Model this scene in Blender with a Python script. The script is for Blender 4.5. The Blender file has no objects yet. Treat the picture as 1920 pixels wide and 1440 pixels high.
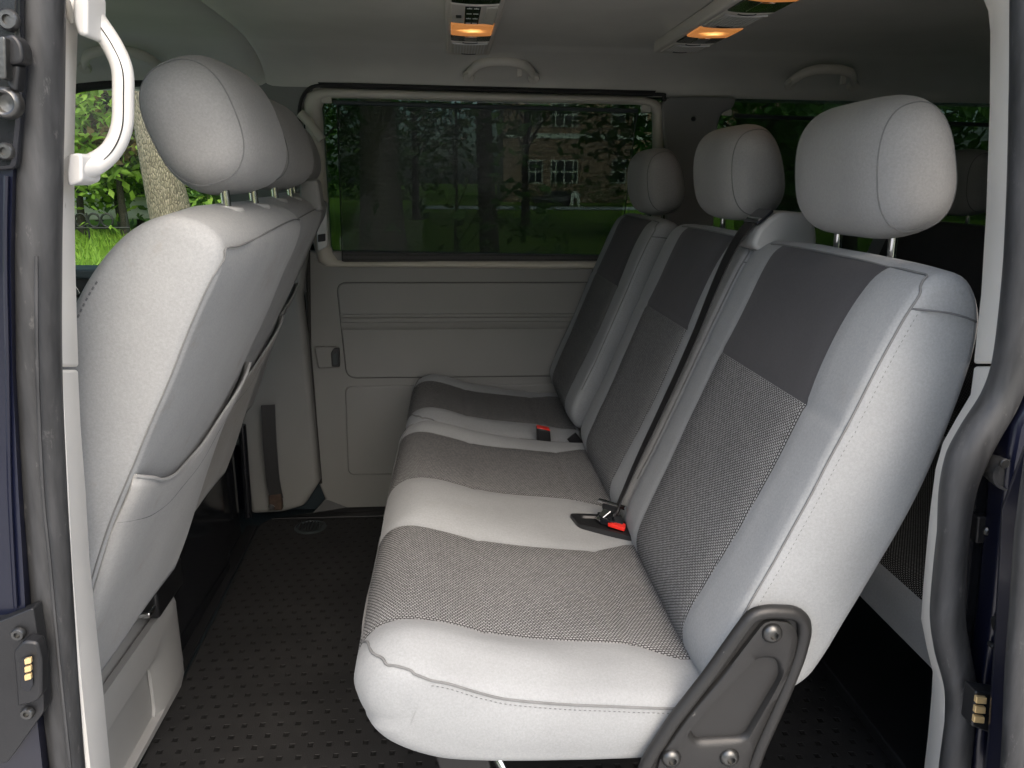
import bpy, bmesh, math, random
from mathutils import Vector, Matrix, noise as mnoise
random.seed(7)
SC = bpy.context.scene
COL = SC.collection
V = Vector
# ---------------------------------------------------------------- camera (metres, X = towards the rear, Y = into the van, Z up, 0 = van floor)
FPX, CAMH = 1400.0, 1.08
yc = V((845-960, 720-340, -FPX)).normalized()
xc = V((1, .0113, (-115+380*.0113)/FPX)).normalized()
zc = xc.cross(yc)
RM = Matrix((xc, yc, zc))            # camera vector -> world vector
CAM = V((0, 0, CAMH))
def ray(px, py): return RM @ V((px-960, 720-py, -FPX))
def ay(px, py, Y):
    d = ray(px, py); return CAM + d*(Y/d.y)
def az(px, py, Z):
    d = ray(px, py); return CAM + d*((Z-CAMH)/d.z)
def ax(px, py, X):
    d = ray(px, py); return CAM + d*(X/d.x)
def awin(px, py, off=0.0):           # the far side wall above the belt line leans inwards
    d = ray(px, py); k = .172
    # Y = 2.36+off - (z-.835)*k
    t = (2.36+off - (CAMH-.835)*k)/(d.y + k*d.z)
    return CAM + d*t
cam = bpy.data.cameras.new('camera'); co = bpy.data.objects.new('camera', cam); COL.objects.link(co)
cam.sensor_fit = 'HORIZONTAL'; cam.sensor_width = 36; cam.lens = FPX/1920*36
cam.clip_start = .02; cam.clip_end = 2000
co.matrix_world = Matrix.Translation(CAM) @ RM.to_4x4()
SC.camera = co
# ---------------------------------------------------------------- materials
def new_mat(name):
    m = bpy.data.materials.new(name); m.use_nodes = True
    nt = m.node_tree; b = nt.nodes['Principled BSDF']
    return m, nt, b
def N(nt, t, **kw):
    n = nt.nodes.new(t)
    for k, v in kw.items(): setattr(n, k, v)
    return n
def ramp(nt, fac, stops):
    r = N(nt, 'ShaderNodeValToRGB')
    while len(r.color_ramp.elements) < len(stops): r.color_ramp.elements.new(.5)
    for e, (p, c) in zip(r.color_ramp.elements, stops):
        e.position = p; e.color = (*c, 1) if len(c) == 3 else c
    nt.links.new(fac, r.inputs[0]); return r.outputs[0]
def noise(nt, scale, detail=3, coord='Object', rough=.5, stretch=None):
    tc = N(nt, 'ShaderNodeTexCoord'); n = N(nt, 'ShaderNodeTexNoise')
    n.inputs['Scale'].default_value = scale; n.inputs['Detail'].default_value = detail
    n.inputs['Roughness'].default_value = rough
    src = tc.outputs[coord]
    if stretch:
        mp = N(nt, 'ShaderNodeMapping'); mp.inputs['Scale'].default_value = stretch
        nt.links.new(src, mp.inputs[0]); src = mp.outputs[0]
    nt.links.new(src, n.inputs['Vector']); return n.outputs['Fac']
def bump(nt, b, height, strength, dist=.002, prev=None):
    n = N(nt, 'ShaderNodeBump'); n.inputs['Strength'].default_value = strength
    n.inputs['Distance'].default_value = dist
    nt.links.new(height, n.inputs['Height'])
    if prev: nt.links.new(prev, n.inputs['Normal'])
    nt.links.new(n.outputs[0], b.inputs['Normal']); return n.outputs[0]
def mixc(nt, fac, a, b_, mode='MIX'):
    m = N(nt, 'ShaderNodeMix', data_type='RGBA', blend_type=mode)
    if isinstance(fac, float): m.inputs[0].default_value = fac
    else: nt.links.new(fac, m.inputs[0])
    for i, v in ((6, a), (7, b_)):
        if isinstance(v, tuple): m.inputs[i].default_value = (*v, 1)
        else: nt.links.new(v, m.inputs[i])
    return m.outputs[2]
def simple(name, col, rough=.6, var=.12, vscale=6, metal=0., bs=.15, bscale=400, spec=.5, dust=None):
    m, nt, b = new_mat(name)
    f = noise(nt, vscale, 5)
    c = ramp(nt, f, [(.3, tuple(x*(1-var) for x in col)), (.7, tuple(min(1, x*(1+var)) for x in col))])
    if dust:
        f2 = noise(nt, dust[1], 8, rough=.7)
        k = ramp(nt, f2, [(dust[2], (0, 0, 0)), (dust[2]+.12, (1, 1, 1))])
        c = mixc(nt, k, c, dust[0])
    nt.links.new(c, b.inputs['Base Color'])
    b.inputs['Roughness'].default_value = rough; b.inputs['Metallic'].default_value = metal
    b.inputs['Specular IOR Level'].default_value = spec
    if bs: bump(nt, b, noise(nt, bscale, 2), bs, .0006)
    return m
M = {}
def fabric(name, col, var=.10, stain=(.25, .225, .18), amt=.25):
    m, nt, b = new_mat(name)
    f = noise(nt, 5, 4); g = noise(nt, 330, 2, rough=.8); big = noise(nt, 14, 6, rough=.65)
    c = ramp(nt, f, [(.3, tuple(x*(1-var) for x in col)), (.7, tuple(x*(1+var*.7) for x in col))])
    sp = ramp(nt, g, [(.3, (.87, .87, .87)), (.7, (1.08, 1.08, 1.08))])
    c = mixc(nt, .75, c, sp, 'MULTIPLY')
    k = ramp(nt, big, [(.60, (0, 0, 0)), (.78, (amt, amt, amt))])
    c = mixc(nt, k, c, stain)
    nt.links.new(c, b.inputs['Base Color']); b.inputs['Roughness'].default_value = .95
    b.inputs['Specular IOR Level'].default_value = .15
    b.inputs['Sheen Weight'].default_value = .12; b.inputs['Sheen Roughness'].default_value = .4
    n1 = bump(nt, b, g, .2, .0008)
    bump(nt, b, noise(nt, 9, 3), .25, .012, n1)
    return m
M['fabric'] = fabric('light_grey_fabric', (.298, .309, .312))
M['fabric_front'] = fabric('front_grey_fabric', (.305, .313, .314), stain=(.22, .175, .115), amt=.35)
M['head_fabric'] = fabric('headrest_fabric', (.325, .324, .317), amt=.1)
M['dark_fabric'] = fabric('charcoal_fabric', (.066, .066, .070), amt=.0)
M['pocket_fabric'] = fabric('pocket_fabric', (.335, .338, .332), stain=(.22, .175, .115), amt=.45)
M['pocket_stained'] = fabric('stained_pocket_fabric', (.30, .29, .265), stain=(.15, .10, .05), amt=.85)
def weave():
    m, nt, b = new_mat('woven_insert_fabric')
    uv = N(nt, 'ShaderNodeUVMap'); uv.uv_map = 'UVMap'
    wob = N(nt, 'ShaderNodeTexNoise'); wob.inputs['Scale'].default_value = 60
    nt.links.new(uv.outputs[0], wob.inputs['Vector'])
    mm = N(nt, 'ShaderNodeVectorMath', operation='MULTIPLY_ADD')
    nt.links.new(wob.outputs['Color'], mm.inputs[0]); mm.inputs[1].default_value = (.0008, .0008, 0)
    nt.links.new(uv.outputs[0], mm.inputs[2])
    br = N(nt, 'ShaderNodeTexBrick'); br.offset = .5
    nt.links.new(mm.outputs[0], br.inputs['Vector'])
    br.inputs['Scale'].default_value = 1; br.inputs['Brick Width'].default_value = .0047
    br.inputs['Row Height'].default_value = .0036; br.inputs['Mortar Size'].default_value = .00085
    br.inputs['Mortar Smooth'].default_value = .35; br.inputs['Bias'].default_value = -.2
    br.inputs['Color1'].default_value = (.355, .357, .354, 1); br.inputs['Color2'].default_value = (.245, .247, .245, 1)
    br.inputs['Mortar'].default_value = (.040, .040, .040, 1)
    f = ramp(nt, noise(nt, 6, 4), [(.3, (.92, .92, .92)), (.7, (1.06, 1.06, 1.06))])
    c = mixc(nt, 1., br.outputs['Color'], f, 'MULTIPLY')
    nt.links.new(c, b.inputs['Base Color']); b.inputs['Roughness'].default_value = .9
    b.inputs['Specular IOR Level'].default_value = .2
    inv = N(nt, 'ShaderNodeMath', operation='SUBTRACT'); inv.inputs[0].default_value = 1
    nt.links.new(br.outputs['Fac'], inv.inputs[1])
    bump(nt, b, inv.outputs[0], .6, .0012)
    return m
M['weave'] = weave()
M['weave_dark'] = M['weave'].copy(); M['weave_dark'].name = 'dark_woven_fabric'
for n_ in M['weave_dark'].node_tree.nodes:
    if n_.type == 'TEX_BRICK':
        n_.inputs['Color1'].default_value = (.28, .28, .27, 1); n_.inputs['Color2'].default_value = (.18, .18, .175, 1); n_.inputs['Mortar'].default_value = (.012, .012, .012, 1); n_.inputs['Mortar Size'].default_value = .0013
M['trim'] = simple('grey_trim_plastic', (.228, .227, .217), .55, .06, 3, bs=.25, bscale=700)
M['trim_light'] = simple('pale_pillar_trim', (.74, .715, .66), .75, .07, 8, bs=.3, bscale=900, dust=((.40, .36, .30), 40, .66))
M['trim_base'] = simple('seat_base_plastic', (.36, .362, .355), .5, .06, 4, bs=.2, bscale=700, dust=((.62, .6, .56), 60, .70))
M['handle'] = simple('grab_handle_plastic', (.66, .655, .63), .38, .04, 5, bs=.1, bscale=900)
M['handle_grey'] = simple('roof_handle_plastic', (.56, .53, .46), .45, .04, 5, bs=.1, bscale=900)
M['headliner'] = simple('headliner_felt', (.62, .605, .545), .95, .08, 4, bs=.4, bscale=900, spec=.1)
M['black'] = simple('black_plastic', (.013, .0135, .0145), .42, .2, 10, bs=.2, bscale=500)
M['black_gloss'] = simple('black_gloss_plastic', (.012, .013, .016), .12, .2, 10, bs=0)
M['bracket'] = simple('bracket_paint', (.0185, .0183, .0178), .45, .12, 6, bs=.25, bscale=600, dust=((.30, .29, .27), 90, .68))
M['bolt'] = simple('bolt_steel', (.12, .12, .115), .36, .2, 60, metal=.9, bs=.3, bscale=300)
M['chrome'] = simple('bright_steel', (.75, .75, .74), .14, .05, 20, metal=1., bs=0)
M['brass'] = simple('brass_contact', (.72, .52, .25), .3, .1, 80, metal=.35, bs=0)
M['rust'] = simple('rusty_steel', (.05, .03, .02), .7, .4, 60, bs=.4, bscale=200)
M['paint'] = simple('dark_blue_paint', (.003, .0042, .014), .3, .15, 4, bs=0, dust=((.05, .05, .055), 55, .76))
M['paint'].node_tree.nodes['Principled BSDF'].inputs['Coat Weight'].default_value = .25
M['belt'] = simple('belt_webbing', (.016, .016, .0175), .5, .15, 30, bs=.5, bscale=600)
M['red'] = simple('red_button', (.75, .03, .02), .35, .08, 30, bs=0)
M['dash'] = simple('dashboard_plastic', (.035, .045, .048), .6, .1, 6, bs=.3, bscale=500)
M['doorcard'] = simple('door_card_plastic', (.10, .12, .12), .6, .08, 5, bs=.3, bscale=500)
M['blue_grey'] = simple('painted_floor_steel', (.02, .03, .036), .35, .15, 6, bs=.1)
M['groove'] = simple('shadow_gap_rubber', (.028, .027, .025), .8, .1, 10, bs=0)
M['seam'] = simple('seam_thread', (.17, .173, .172), .9, .1, 60, bs=0, spec=.1)
M['stitch'] = simple('stitch_thread', (.13, .133, .138), .9, .1, 60, bs=0, spec=.1)
def rubber():
    m, nt, b = new_mat('door_seal_rubber')
    s = noise(nt, 9, 6, rough=.65, stretch=(6, 6, 1)); fl = noise(nt, 55, 7, rough=.75, stretch=(1.6, 1.6, .6))
    c = ramp(nt, s, [(.3, (.020, .0205, .021)), (.55, (.040, .041, .042)), (.75, (.068, .069, .071))])
    k = ramp(nt, fl, [(.60, (0, 0, 0)), (.70, (.55, .55, .55))])
    c = mixc(nt, k, c, (.15, .147, .14))
    nt.links.new(c, b.inputs['Base Color'])
    nt.links.new(ramp(nt, s, [(.3, (.35, .35, .35)), (.7, (.6, .6, .6))]), b.inputs['Roughness'])
    bump(nt, b, fl, .25, .001); return m
M['rubber'] = rubber()
def matmat():
    m, nt, b = new_mat('black_rubber_mat')
    tc = N(nt, 'ShaderNodeTexCoord'); sx = N(nt, 'ShaderNodeSeparateXYZ'); nt.links.new(tc.outputs['Object'], sx.inputs[0])
    def mth(op, a, b_=None):
        n = N(nt, 'ShaderNodeMath', operation=op)
        for i, v in enumerate((a, b_)):
            if v is None: continue
            if isinstance(v, (int, float)): n.inputs[i].default_value = v
            else: nt.links.new(v, n.inputs[i])
        return n.outputs[0]
    P, Q, w = .036, .032, .0050
    row = mth('FLOOR', mth('DIVIDE', sx.outputs[1], Q))
    xs = mth('ADD', sx.outputs[0], mth('MULTIPLY', mth('MODULO', row, 2.), P*.5))
    fx = mth('ABSOLUTE', mth('SUBTRACT', mth('FRACT', mth('DIVIDE', xs, P)), .5))
    fy = mth('ABSOLUTE', mth('SUBTRACT', mth('FRACT', mth('DIVIDE', sx.outputs[1], Q)), .5))
    d = mth('MAXIMUM', mth('MULTIPLY', fx, P), mth('MULTIPLY', fy, Q))
    inside = mth('LESS_THAN', d, w)
    st = N(nt, 'ShaderNodeMapRange', interpolation_type='SMOOTHSTEP'); nt.links.new(d, st.inputs[0])
    st.inputs[1].default_value = w-.0016; st.inputs[2].default_value = w+.0016
    f = noise(nt, 5, 7, rough=.7); sp = noise(nt, 160, 4, rough=.7)
    c = ramp(nt, f, [(.3, (.011, .0115, .012)), (.7, (.026, .026, .0265))])
    k = ramp(nt, sp, [(.68, (0, 0, 0)), (.76, (.6, .6, .6))])
    c = mixc(nt, k, c, (.075, .075, .072))
    c = mixc(nt, inside, c, (.0035, .0035, .0035))
    nt.links.new(c, b.inputs['Base Color']); b.inputs['Roughness'].default_value = .68
    n1 = bump(nt, b, st.outputs[0], .7, .0025)
    bump(nt, b, noise(nt, 500, 3), .35, .001, n1)
    return m
M['mat'] = matmat()
def glass(name, col, gloss=.06):
    m = bpy.data.materials.new(name); m.use_nodes = True; nt = m.node_tree
    nt.nodes.remove(nt.nodes['Principled BSDF']); out = nt.nodes['Material Output']
    t = N(nt, 'ShaderNodeBsdfTransparent'); t.inputs[0].default_value = (*col, 1)
    g = N(nt, 'ShaderNodeBsdfGlossy'); g.inputs['Roughness'].default_value = .02
    lw = N(nt, 'ShaderNodeLayerWeight'); lw.inputs[0].default_value = .25
    ml = N(nt, 'ShaderNodeMath', operation='MULTIPLY_ADD'); nt.links.new(lw.outputs['Fresnel'], ml.inputs[0])
    ml.inputs[1].default_value = .4; ml.inputs[2].default_value = gloss*.3
    mx = N(nt, 'ShaderNodeMixShader'); nt.links.new(ml.outputs[0], mx.inputs[0])
    nt.links.new(t.outputs[0], mx.inputs[1]); nt.links.new(g.outputs[0], mx.inputs[2])
    nt.links.new(mx.outputs[0], out.inputs[0]); return m
M['tint'] = glass('privacy_tinted_glass', (.22, .265, .245))
M['clear'] = glass('clear_window_glass', (.84, .9, .86))
def blindm():
    m = bpy.data.materials.new('blind_mesh_fabric'); m.use_nodes = True; nt = m.node_tree
    b = nt.nodes['Principled BSDF']; out = nt.nodes['Material Output']
    b.inputs['Base Color'].default_value = (.016, .017, .02, 1); b.inputs['Roughness'].default_value = .8
    t = N(nt, 'ShaderNodeBsdfTransparent'); t.inputs[0].default_value = (1, 1, 1, 1)
    ch = N(nt, 'ShaderNodeTexVoronoi', feature='F1', distance='CHEBYCHEV'); tc = N(nt, 'ShaderNodeTexCoord')
    ch.inputs['Scale'].default_value = 420; ch.inputs['Randomness'].default_value = .15
    nt.links.new(tc.outputs['Object'], ch.inputs['Vector'])
    r = N(nt, 'ShaderNodeMapRange'); nt.links.new(ch.outputs['Distance'], r.inputs[0])
    r.inputs[1].default_value = .25; r.inputs[2].default_value = .5; r.inputs[3].default_value = .65; r.inputs[4].default_value = .25
    mx = N(nt, 'ShaderNodeMixShader'); nt.links.new(r.outputs[0], mx.inputs[0])
    nt.links.new(b.outputs[0], mx.inputs[1]); nt.links.new(t.outputs[0], mx.inputs[2])
    nt.links.new(mx.outputs[0], out.inputs[0]); return m
M['blind'] = blindm()
def lampm():
    m, nt, b = new_mat('lit_lamp_lens')
    tc = N(nt, 'ShaderNodeTexCoord'); mp = N(nt, 'ShaderNodeMapping'); mp.inputs['Scale'].default_value = (19, 26, 0); nt.links.new(tc.outputs['Object'], mp.inputs[0])
    ln = N(nt, 'ShaderNodeVectorMath', operation='LENGTH'); nt.links.new(mp.outputs[0], ln.inputs[0])
    wb = N(nt, 'ShaderNodeMath', operation='MULTIPLY_ADD'); nt.links.new(noise(nt, 55, 2), wb.inputs[0]); wb.inputs[1].default_value = .7; nt.links.new(ln.outputs['Value'], wb.inputs[2])
    c = ramp(nt, wb.outputs[0], [(.30, (1, .80, .42)), (.55, (.95, .50, .15)), (.85, (.50, .20, .05)), (1., (.22, .08, .02))])
    wv = N(nt, 'ShaderNodeTexWave', wave_type='BANDS', bands_direction='X'); wv.inputs['Scale'].default_value = 110
    nt.links.new(tc.outputs['Object'], wv.inputs['Vector'])
    c = mixc(nt, .3, c, wv.outputs['Color'], 'MULTIPLY')
    nt.links.new(c, b.inputs['Emission Color']); b.inputs['Emission Strength'].default_value = .75
    b.inputs['Base Color'].default_value = (.3, .2, .1, 1); b.inputs['Roughness'].default_value = .2
    return m
M['lamp'] = lampm()
M['lamp_off'] = simple('clear_lamp_lens', (.06, .06, .05), .12, .3, 60, bs=.4, bscale=250)
M['vent'] = simple('console_plastic', (.60, .565, .50), .5, .05, 6, bs=.15, bscale=700)
M['mark'] = simple('button_mark', (.65, .66, .62), .5, .05, 6, bs=0)
# outdoors
def bark(name, c0, c1):
    m, nt, b = new_mat(name)
    s = noise(nt, 7, 8, rough=.7, stretch=(2.2, 2.2, .45)); v = N(nt, 'ShaderNodeTexVoronoi'); v.feature = 'DISTANCE_TO_EDGE'
    tc = N(nt, 'ShaderNodeTexCoord'); mp = N(nt, 'ShaderNodeMapping'); mp.inputs['Scale'].default_value = (9, 9, 2.6)
    nt.links.new(tc.outputs['Object'], mp.inputs[0]); nt.links.new(mp.outputs[0], v.inputs['Vector'])
    c = ramp(nt, s, [(.3, c0), (.7, c1)])
    k = ramp(nt, v.outputs['Distance'], [(.0, (.25, .25, .25)), (.16, (1, 1, 1))])
    c = mixc(nt, 1., c, k, 'MULTIPLY'); nt.links.new(c, b.inputs['Base Color']); b.inputs['Roughness'].default_value = .9
    bump(nt, b, v.outputs['Distance'], .8, .05); return m
M['bark'] = bark('pale_tree_bark', (.20, .155, .115), (.36, .30, .235))
M['bark_dark'] = bark('dark_tree_bark', (.035, .03, .026), (.09, .075, .06))
def leafm(name, a, b_, transl=.4):
    m = bpy.data.materials.new(name); m.use_nodes = True; nt = m.node_tree
    p = nt.nodes['Principled BSDF']; out = nt.nodes['Material Output']
    geo = N(nt, 'ShaderNodeNewGeometry'); f = noise(nt, 1.4, 3)
    ad = N(nt, 'ShaderNodeMath', operation='MULTIPLY_ADD'); nt.links.new(geo.outputs['Random Per Island'], ad.inputs[0])
    ad.inputs[1].default_value = .5; nt.links.new(f, ad.inputs[2])
    c = ramp(nt, ad.outputs[0], [(.35, a), (1., b_)])
    nt.links.new(c, p.inputs['Base Color']); p.inputs['Roughness'].default_value = .55
    tr = N(nt, 'ShaderNodeBsdfTranslucent'); nt.links.new(c, tr.inputs[0])
    mx = N(nt, 'ShaderNodeMixShader'); mx.inputs[0].default_value = transl
    nt.links.new(p.outputs[0], mx.inputs[1]); nt.links.new(tr.outputs[0], mx.inputs[2]); nt.links.new(mx.outputs[0], out.inputs[0])
    return m
M['leaf'] = leafm('bright_green_leaves', (.13, .26, .03), (.42, .60, .10), .55)
M['leaf_dark'] = leafm('deep_green_leaves', (.03, .085, .02), (.12, .23, .045), .4)
M['leaf_red'] = leafm('reddish_leaves', (.10, .06, .02), (.22, .16, .05), .4)
def grassm():
    m, nt, b = new_mat('lawn_grass')
    f = noise(nt, .5, 8, rough=.7); g = noise(nt, 9, 6, rough=.8)
    c = ramp(nt, f, [(.3, (.10, .19, .022)), (.7, (.19, .30, .035))])
    k = ramp(nt, g, [(.3, (.55, .6, .5)), (.7, (1.25, 1.2, 1.2))])
    c = mixc(nt, 1., c, k, 'MULTIPLY')
    nt.links.new(c, b.inputs['Base Color']); b.inputs['Roughness'].default_value = .9; b.inputs['Specular IOR Level'].default_value = .1
    bump(nt, b, g, .6, .05); return m
M['grass'] = grassm()
M['asphalt'] = simple('paving_surface', (.46, .455, .44), .85, .15, 3, bs=.5, bscale=60)  # unseen ground, kept pale to bounce light up into the van
M['brick'] = None
def brickm():
    m, nt, b = new_mat('red_brick_wall')
    tc = N(nt, 'ShaderNodeTexCoord'); sx = N(nt, 'ShaderNodeSeparateXYZ'); cx = N(nt, 'ShaderNodeCombineXYZ')
    nt.links.new(tc.outputs['Object'], sx.inputs[0]); nt.links.new(sx.outputs[0], cx.inputs[0]); nt.links.new(sx.outputs[2], cx.inputs[1])
    br = N(nt, 'ShaderNodeTexBrick'); nt.links.new(cx.outputs[0], br.inputs['Vector']); br.inputs['Scale'].default_value = 1
    br.inputs['Brick Width'].default_value = .24; br.inputs['Row Height'].default_value = .08; br.inputs['Mortar Size'].default_value = .012
    br.inputs['Color1'].default_value = (.30, .14, .09, 1); br.inputs['Color2'].default_value = (.36, .19, .12, 1); br.inputs['Mortar'].default_value = (.38, .34, .29, 1)
    nt.links.new(br.outputs['Color'], b.inputs['Base Color']); b.inputs['Roughness'].default_value = .9; return m
M['brick'] = brickm()
M['white'] = simple('white_paint', (.78, .78, .75), .5, .05, 4, bs=0)
M['roof'] = simple('roof_tiles', (.16, .15, .145), .8, .2, 4, bs=.3, bscale=20)
M['dark_glass'] = simple('dark_window_glass', (.02, .03, .035), .06, .1, 3, bs=0)
M['iron'] = simple('black_iron', (.012, .013, .014), .5, .2, 10, bs=0)
M['tyre'] = simple('tyre_rubber', (.015, .015, .015), .8, .2, 10, bs=0)
# ---------------------------------------------------------------- mesh builder
class MB:
    def __init__(s): s.v, s.f, s.m, s.uv = [], [], [], None
    def add(s, vs, fs, mi=0):
        o = len(s.v); s.v += [V(p) for p in vs]
        for f in fs: s.f.append(tuple(i+o for i in f)); s.m.append(mi)
        return s
    def box(s, lo, hi, mi=0):
        x0, y0, z0 = lo; x1, y1, z1 = hi
        return s.add([(x0,y0,z0),(x1,y0,z0),(x1,y1,z0),(x0,y1,z0),(x0,y0,z1),(x1,y0,z1),(x1,y1,z1),(x0,y1,z1)],
                     [(0,3,2,1),(4,5,6,7),(0,1,5,4),(1,2,6,5),(2,3,7,6),(3,0,4,7)], mi)
    def prism(s, pts, off, mi=0):
        n = len(pts); off = V(off); a = [V(p) for p in pts]; b = [p+off for p in a]
        return s.add(a+b, [tuple(range(n))[::-1], tuple(range(n, 2*n))] + [(i, (i+1) % n, n+(i+1) % n, n+i) for i in range(n)], mi)
    def loft(s, rings, mi=0, closed=True, cap=True):
        n = len(rings[0]); vs = [p for r in rings for p in r]; fs = []
        for k in range(len(rings)-1):
            for i in range(n if closed else n-1):
                j = (i+1) % n; fs.append((k*n+i, k*n+j, (k+1)*n+j, (k+1)*n+i))
        if cap and closed:
            fs.append(tuple(range(n))[::-1]); fs.append(tuple((len(rings)-1)*n+i for i in range(n)))
        return s.add(vs, fs, mi)
    def tube(s, path, r, seg=10, mi=0, sq=1.0, up=None, cap=True, closed=False):
        path = [V(p) for p in path]; n = len(path); rings = []
        prev = V(up) if up else None
        for i, p in enumerate(path):
            if closed: t = path[(i+1) % n]-path[i-1]
            else: t = path[min(i+1, n-1)]-path[max(i-1, 0)]
            t.normalize()
            if prev is None: prev = V((0, 0, 1)) if abs(t.z) < .9 else V((0, 1, 0))
            a = (prev - t*prev.dot(t)).normalized(); b = t.cross(a)
            if not up: prev = a
            rr = r[i] if isinstance(r, (list, tuple)) else r
            rings.append([p + a*math.cos(2*math.pi*k/seg)*rr + b*math.sin(2*math.pi*k/seg)*rr*sq for k in range(seg)])
        if closed: rings.append(rings[0]); cap = False
        return s.loft(rings, mi, True, cap)
    def disc(s, c, nrm, r, h, seg=16, mi=0, prof=None):
        c = V(c); nrm = V(nrm).normalized(); a = nrm.orthogonal().normalized(); b = nrm.cross(a)
        prof = prof or [(1, 0), (1, .6), (.85, 1)]
        rings = [[c + nrm*h*q + a*math.cos(2*math.pi*k/seg)*r*p + b*math.sin(2*math.pi*k/seg)*r*p for k in range(seg)] for p, q in prof]
        return s.loft(rings, mi)
    def build(s, name, mats, parent=None, smooth=35, bevel=0, bseg=2, subsurf=0, L=None, recalc=True, origin=None):
        me = bpy.data.meshes.new(name); P0 = V(parent['_L']) if parent and '_L' in parent else V((0, 0, 0))
        L = V(origin) if origin is not None else (V(parent['_L']) if parent and '_L' in parent else V((0, 0, 0)))
        me.from_pydata([p-L for p in s.v], [], s.f)
        if not isinstance(mats, (list, tuple)): mats = [mats]
        for m in mats: me.materials.append(m)
        me.polygons.foreach_set('material_index', s.m)
        if s.uv:
            ul = me.uv_layers.new(name='UVMap')
            for lp in me.loops: ul.data[lp.index].uv = s.uv[lp.vertex_index]
        if recalc:
            bm = bmesh.new(); bm.from_mesh(me); bmesh.ops.recalc_face_normals(bm, faces=bm.faces); bm.to_mesh(me); bm.free()
        me.update()
        if smooth:
            me.polygons.foreach_set('use_smooth', [True]*len(me.polygons))
            me.set_sharp_from_angle(angle=math.radians(smooth))
        o = bpy.data.objects.new(name, me); COL.objects.link(o)
        if parent is not None: o.parent = parent; o['_L'] = list(L); o.location = L-P0
        else: o.location = L; o['_L'] = list(L)
        if parent is not None and parent.type == 'MESH' and False: pass
        if bevel:
            b = o.modifiers.new('bevel', 'BEVEL'); b.width = bevel; b.segments = bseg; b.limit_method = 'ANGLE'; b.angle_limit = math.radians(40)
            b.harden_normals = False
        if subsurf:
            q = o.modifiers.new('subsurf', 'SUBSURF'); q.levels = subsurf; q.render_levels = subsurf
        return o
def thing(name, loc, label, cat, group=None):
    o = bpy.data.objects.new(name, None); COL.objects.link(o); o.location = loc; o.empty_display_size = .1
    o['label'] = label; o['category'] = cat; o['_L'] = list(loc)
    if group: o['group'] = group
    return o
def tag(o, label, cat, group=None):
    o['label'] = label; o['category'] = cat
    if group: o['group'] = group
    return o
def smooth_path(pts, n=8, closed=False):
    pts = [V(p) for p in pts]; out = []; m = len(pts)
    for i in range(m if closed else m-1):
        if closed: p0, p1, p2, p3 = pts[i-1], pts[i], pts[(i+1) % m], pts[(i+2) % m]
        else: p0, p1, p2, p3 = pts[max(i-1, 0)], pts[i], pts[i+1], pts[min(i+2, m-1)]
        for k in range(n):
            t = k/n
            out.append(.5*((2*p1)+(p2-p0)*t+(2*p0-5*p1+4*p2-p3)*t*t+(3*p1-p0-3*p2+p3)*t**3))
    if not closed: out.append(pts[-1])
    return out
def resample(pts, n, closed=True):
    q = list(pts)+([pts[0]] if closed else [])
    d = [0]
    for a, b in zip(q, q[1:]): d.append(d[-1]+(b-a).length)
    out = []; j = 0; T = d[-1]
    for k in range(n):
        s = T*k/(n if closed else n-1)
        while j < len(d)-2 and d[j+1] < s: j += 1
        t = (s-d[j])/max(1e-9, d[j+1]-d[j]); out.append(q[j].lerp(q[j+1], min(1, t)))
    return out
def round_poly(pts, r, seg=4):
    out = []; n = len(pts)
    for i in range(n):
        a, b, c = V(pts[i-1]), V(pts[i]), V(pts[(i+1) % n])
        u = (a-b); w = (c-b); k = min(r, u.length*.45, w.length*.45)
        p, q = b+u.normalized()*k, b+w.normalized()*k
        for s_ in range(seg+1):
            t = s_/seg; out.append(p.lerp(b, t).lerp(b.lerp(q, t), t))
    return out
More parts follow.
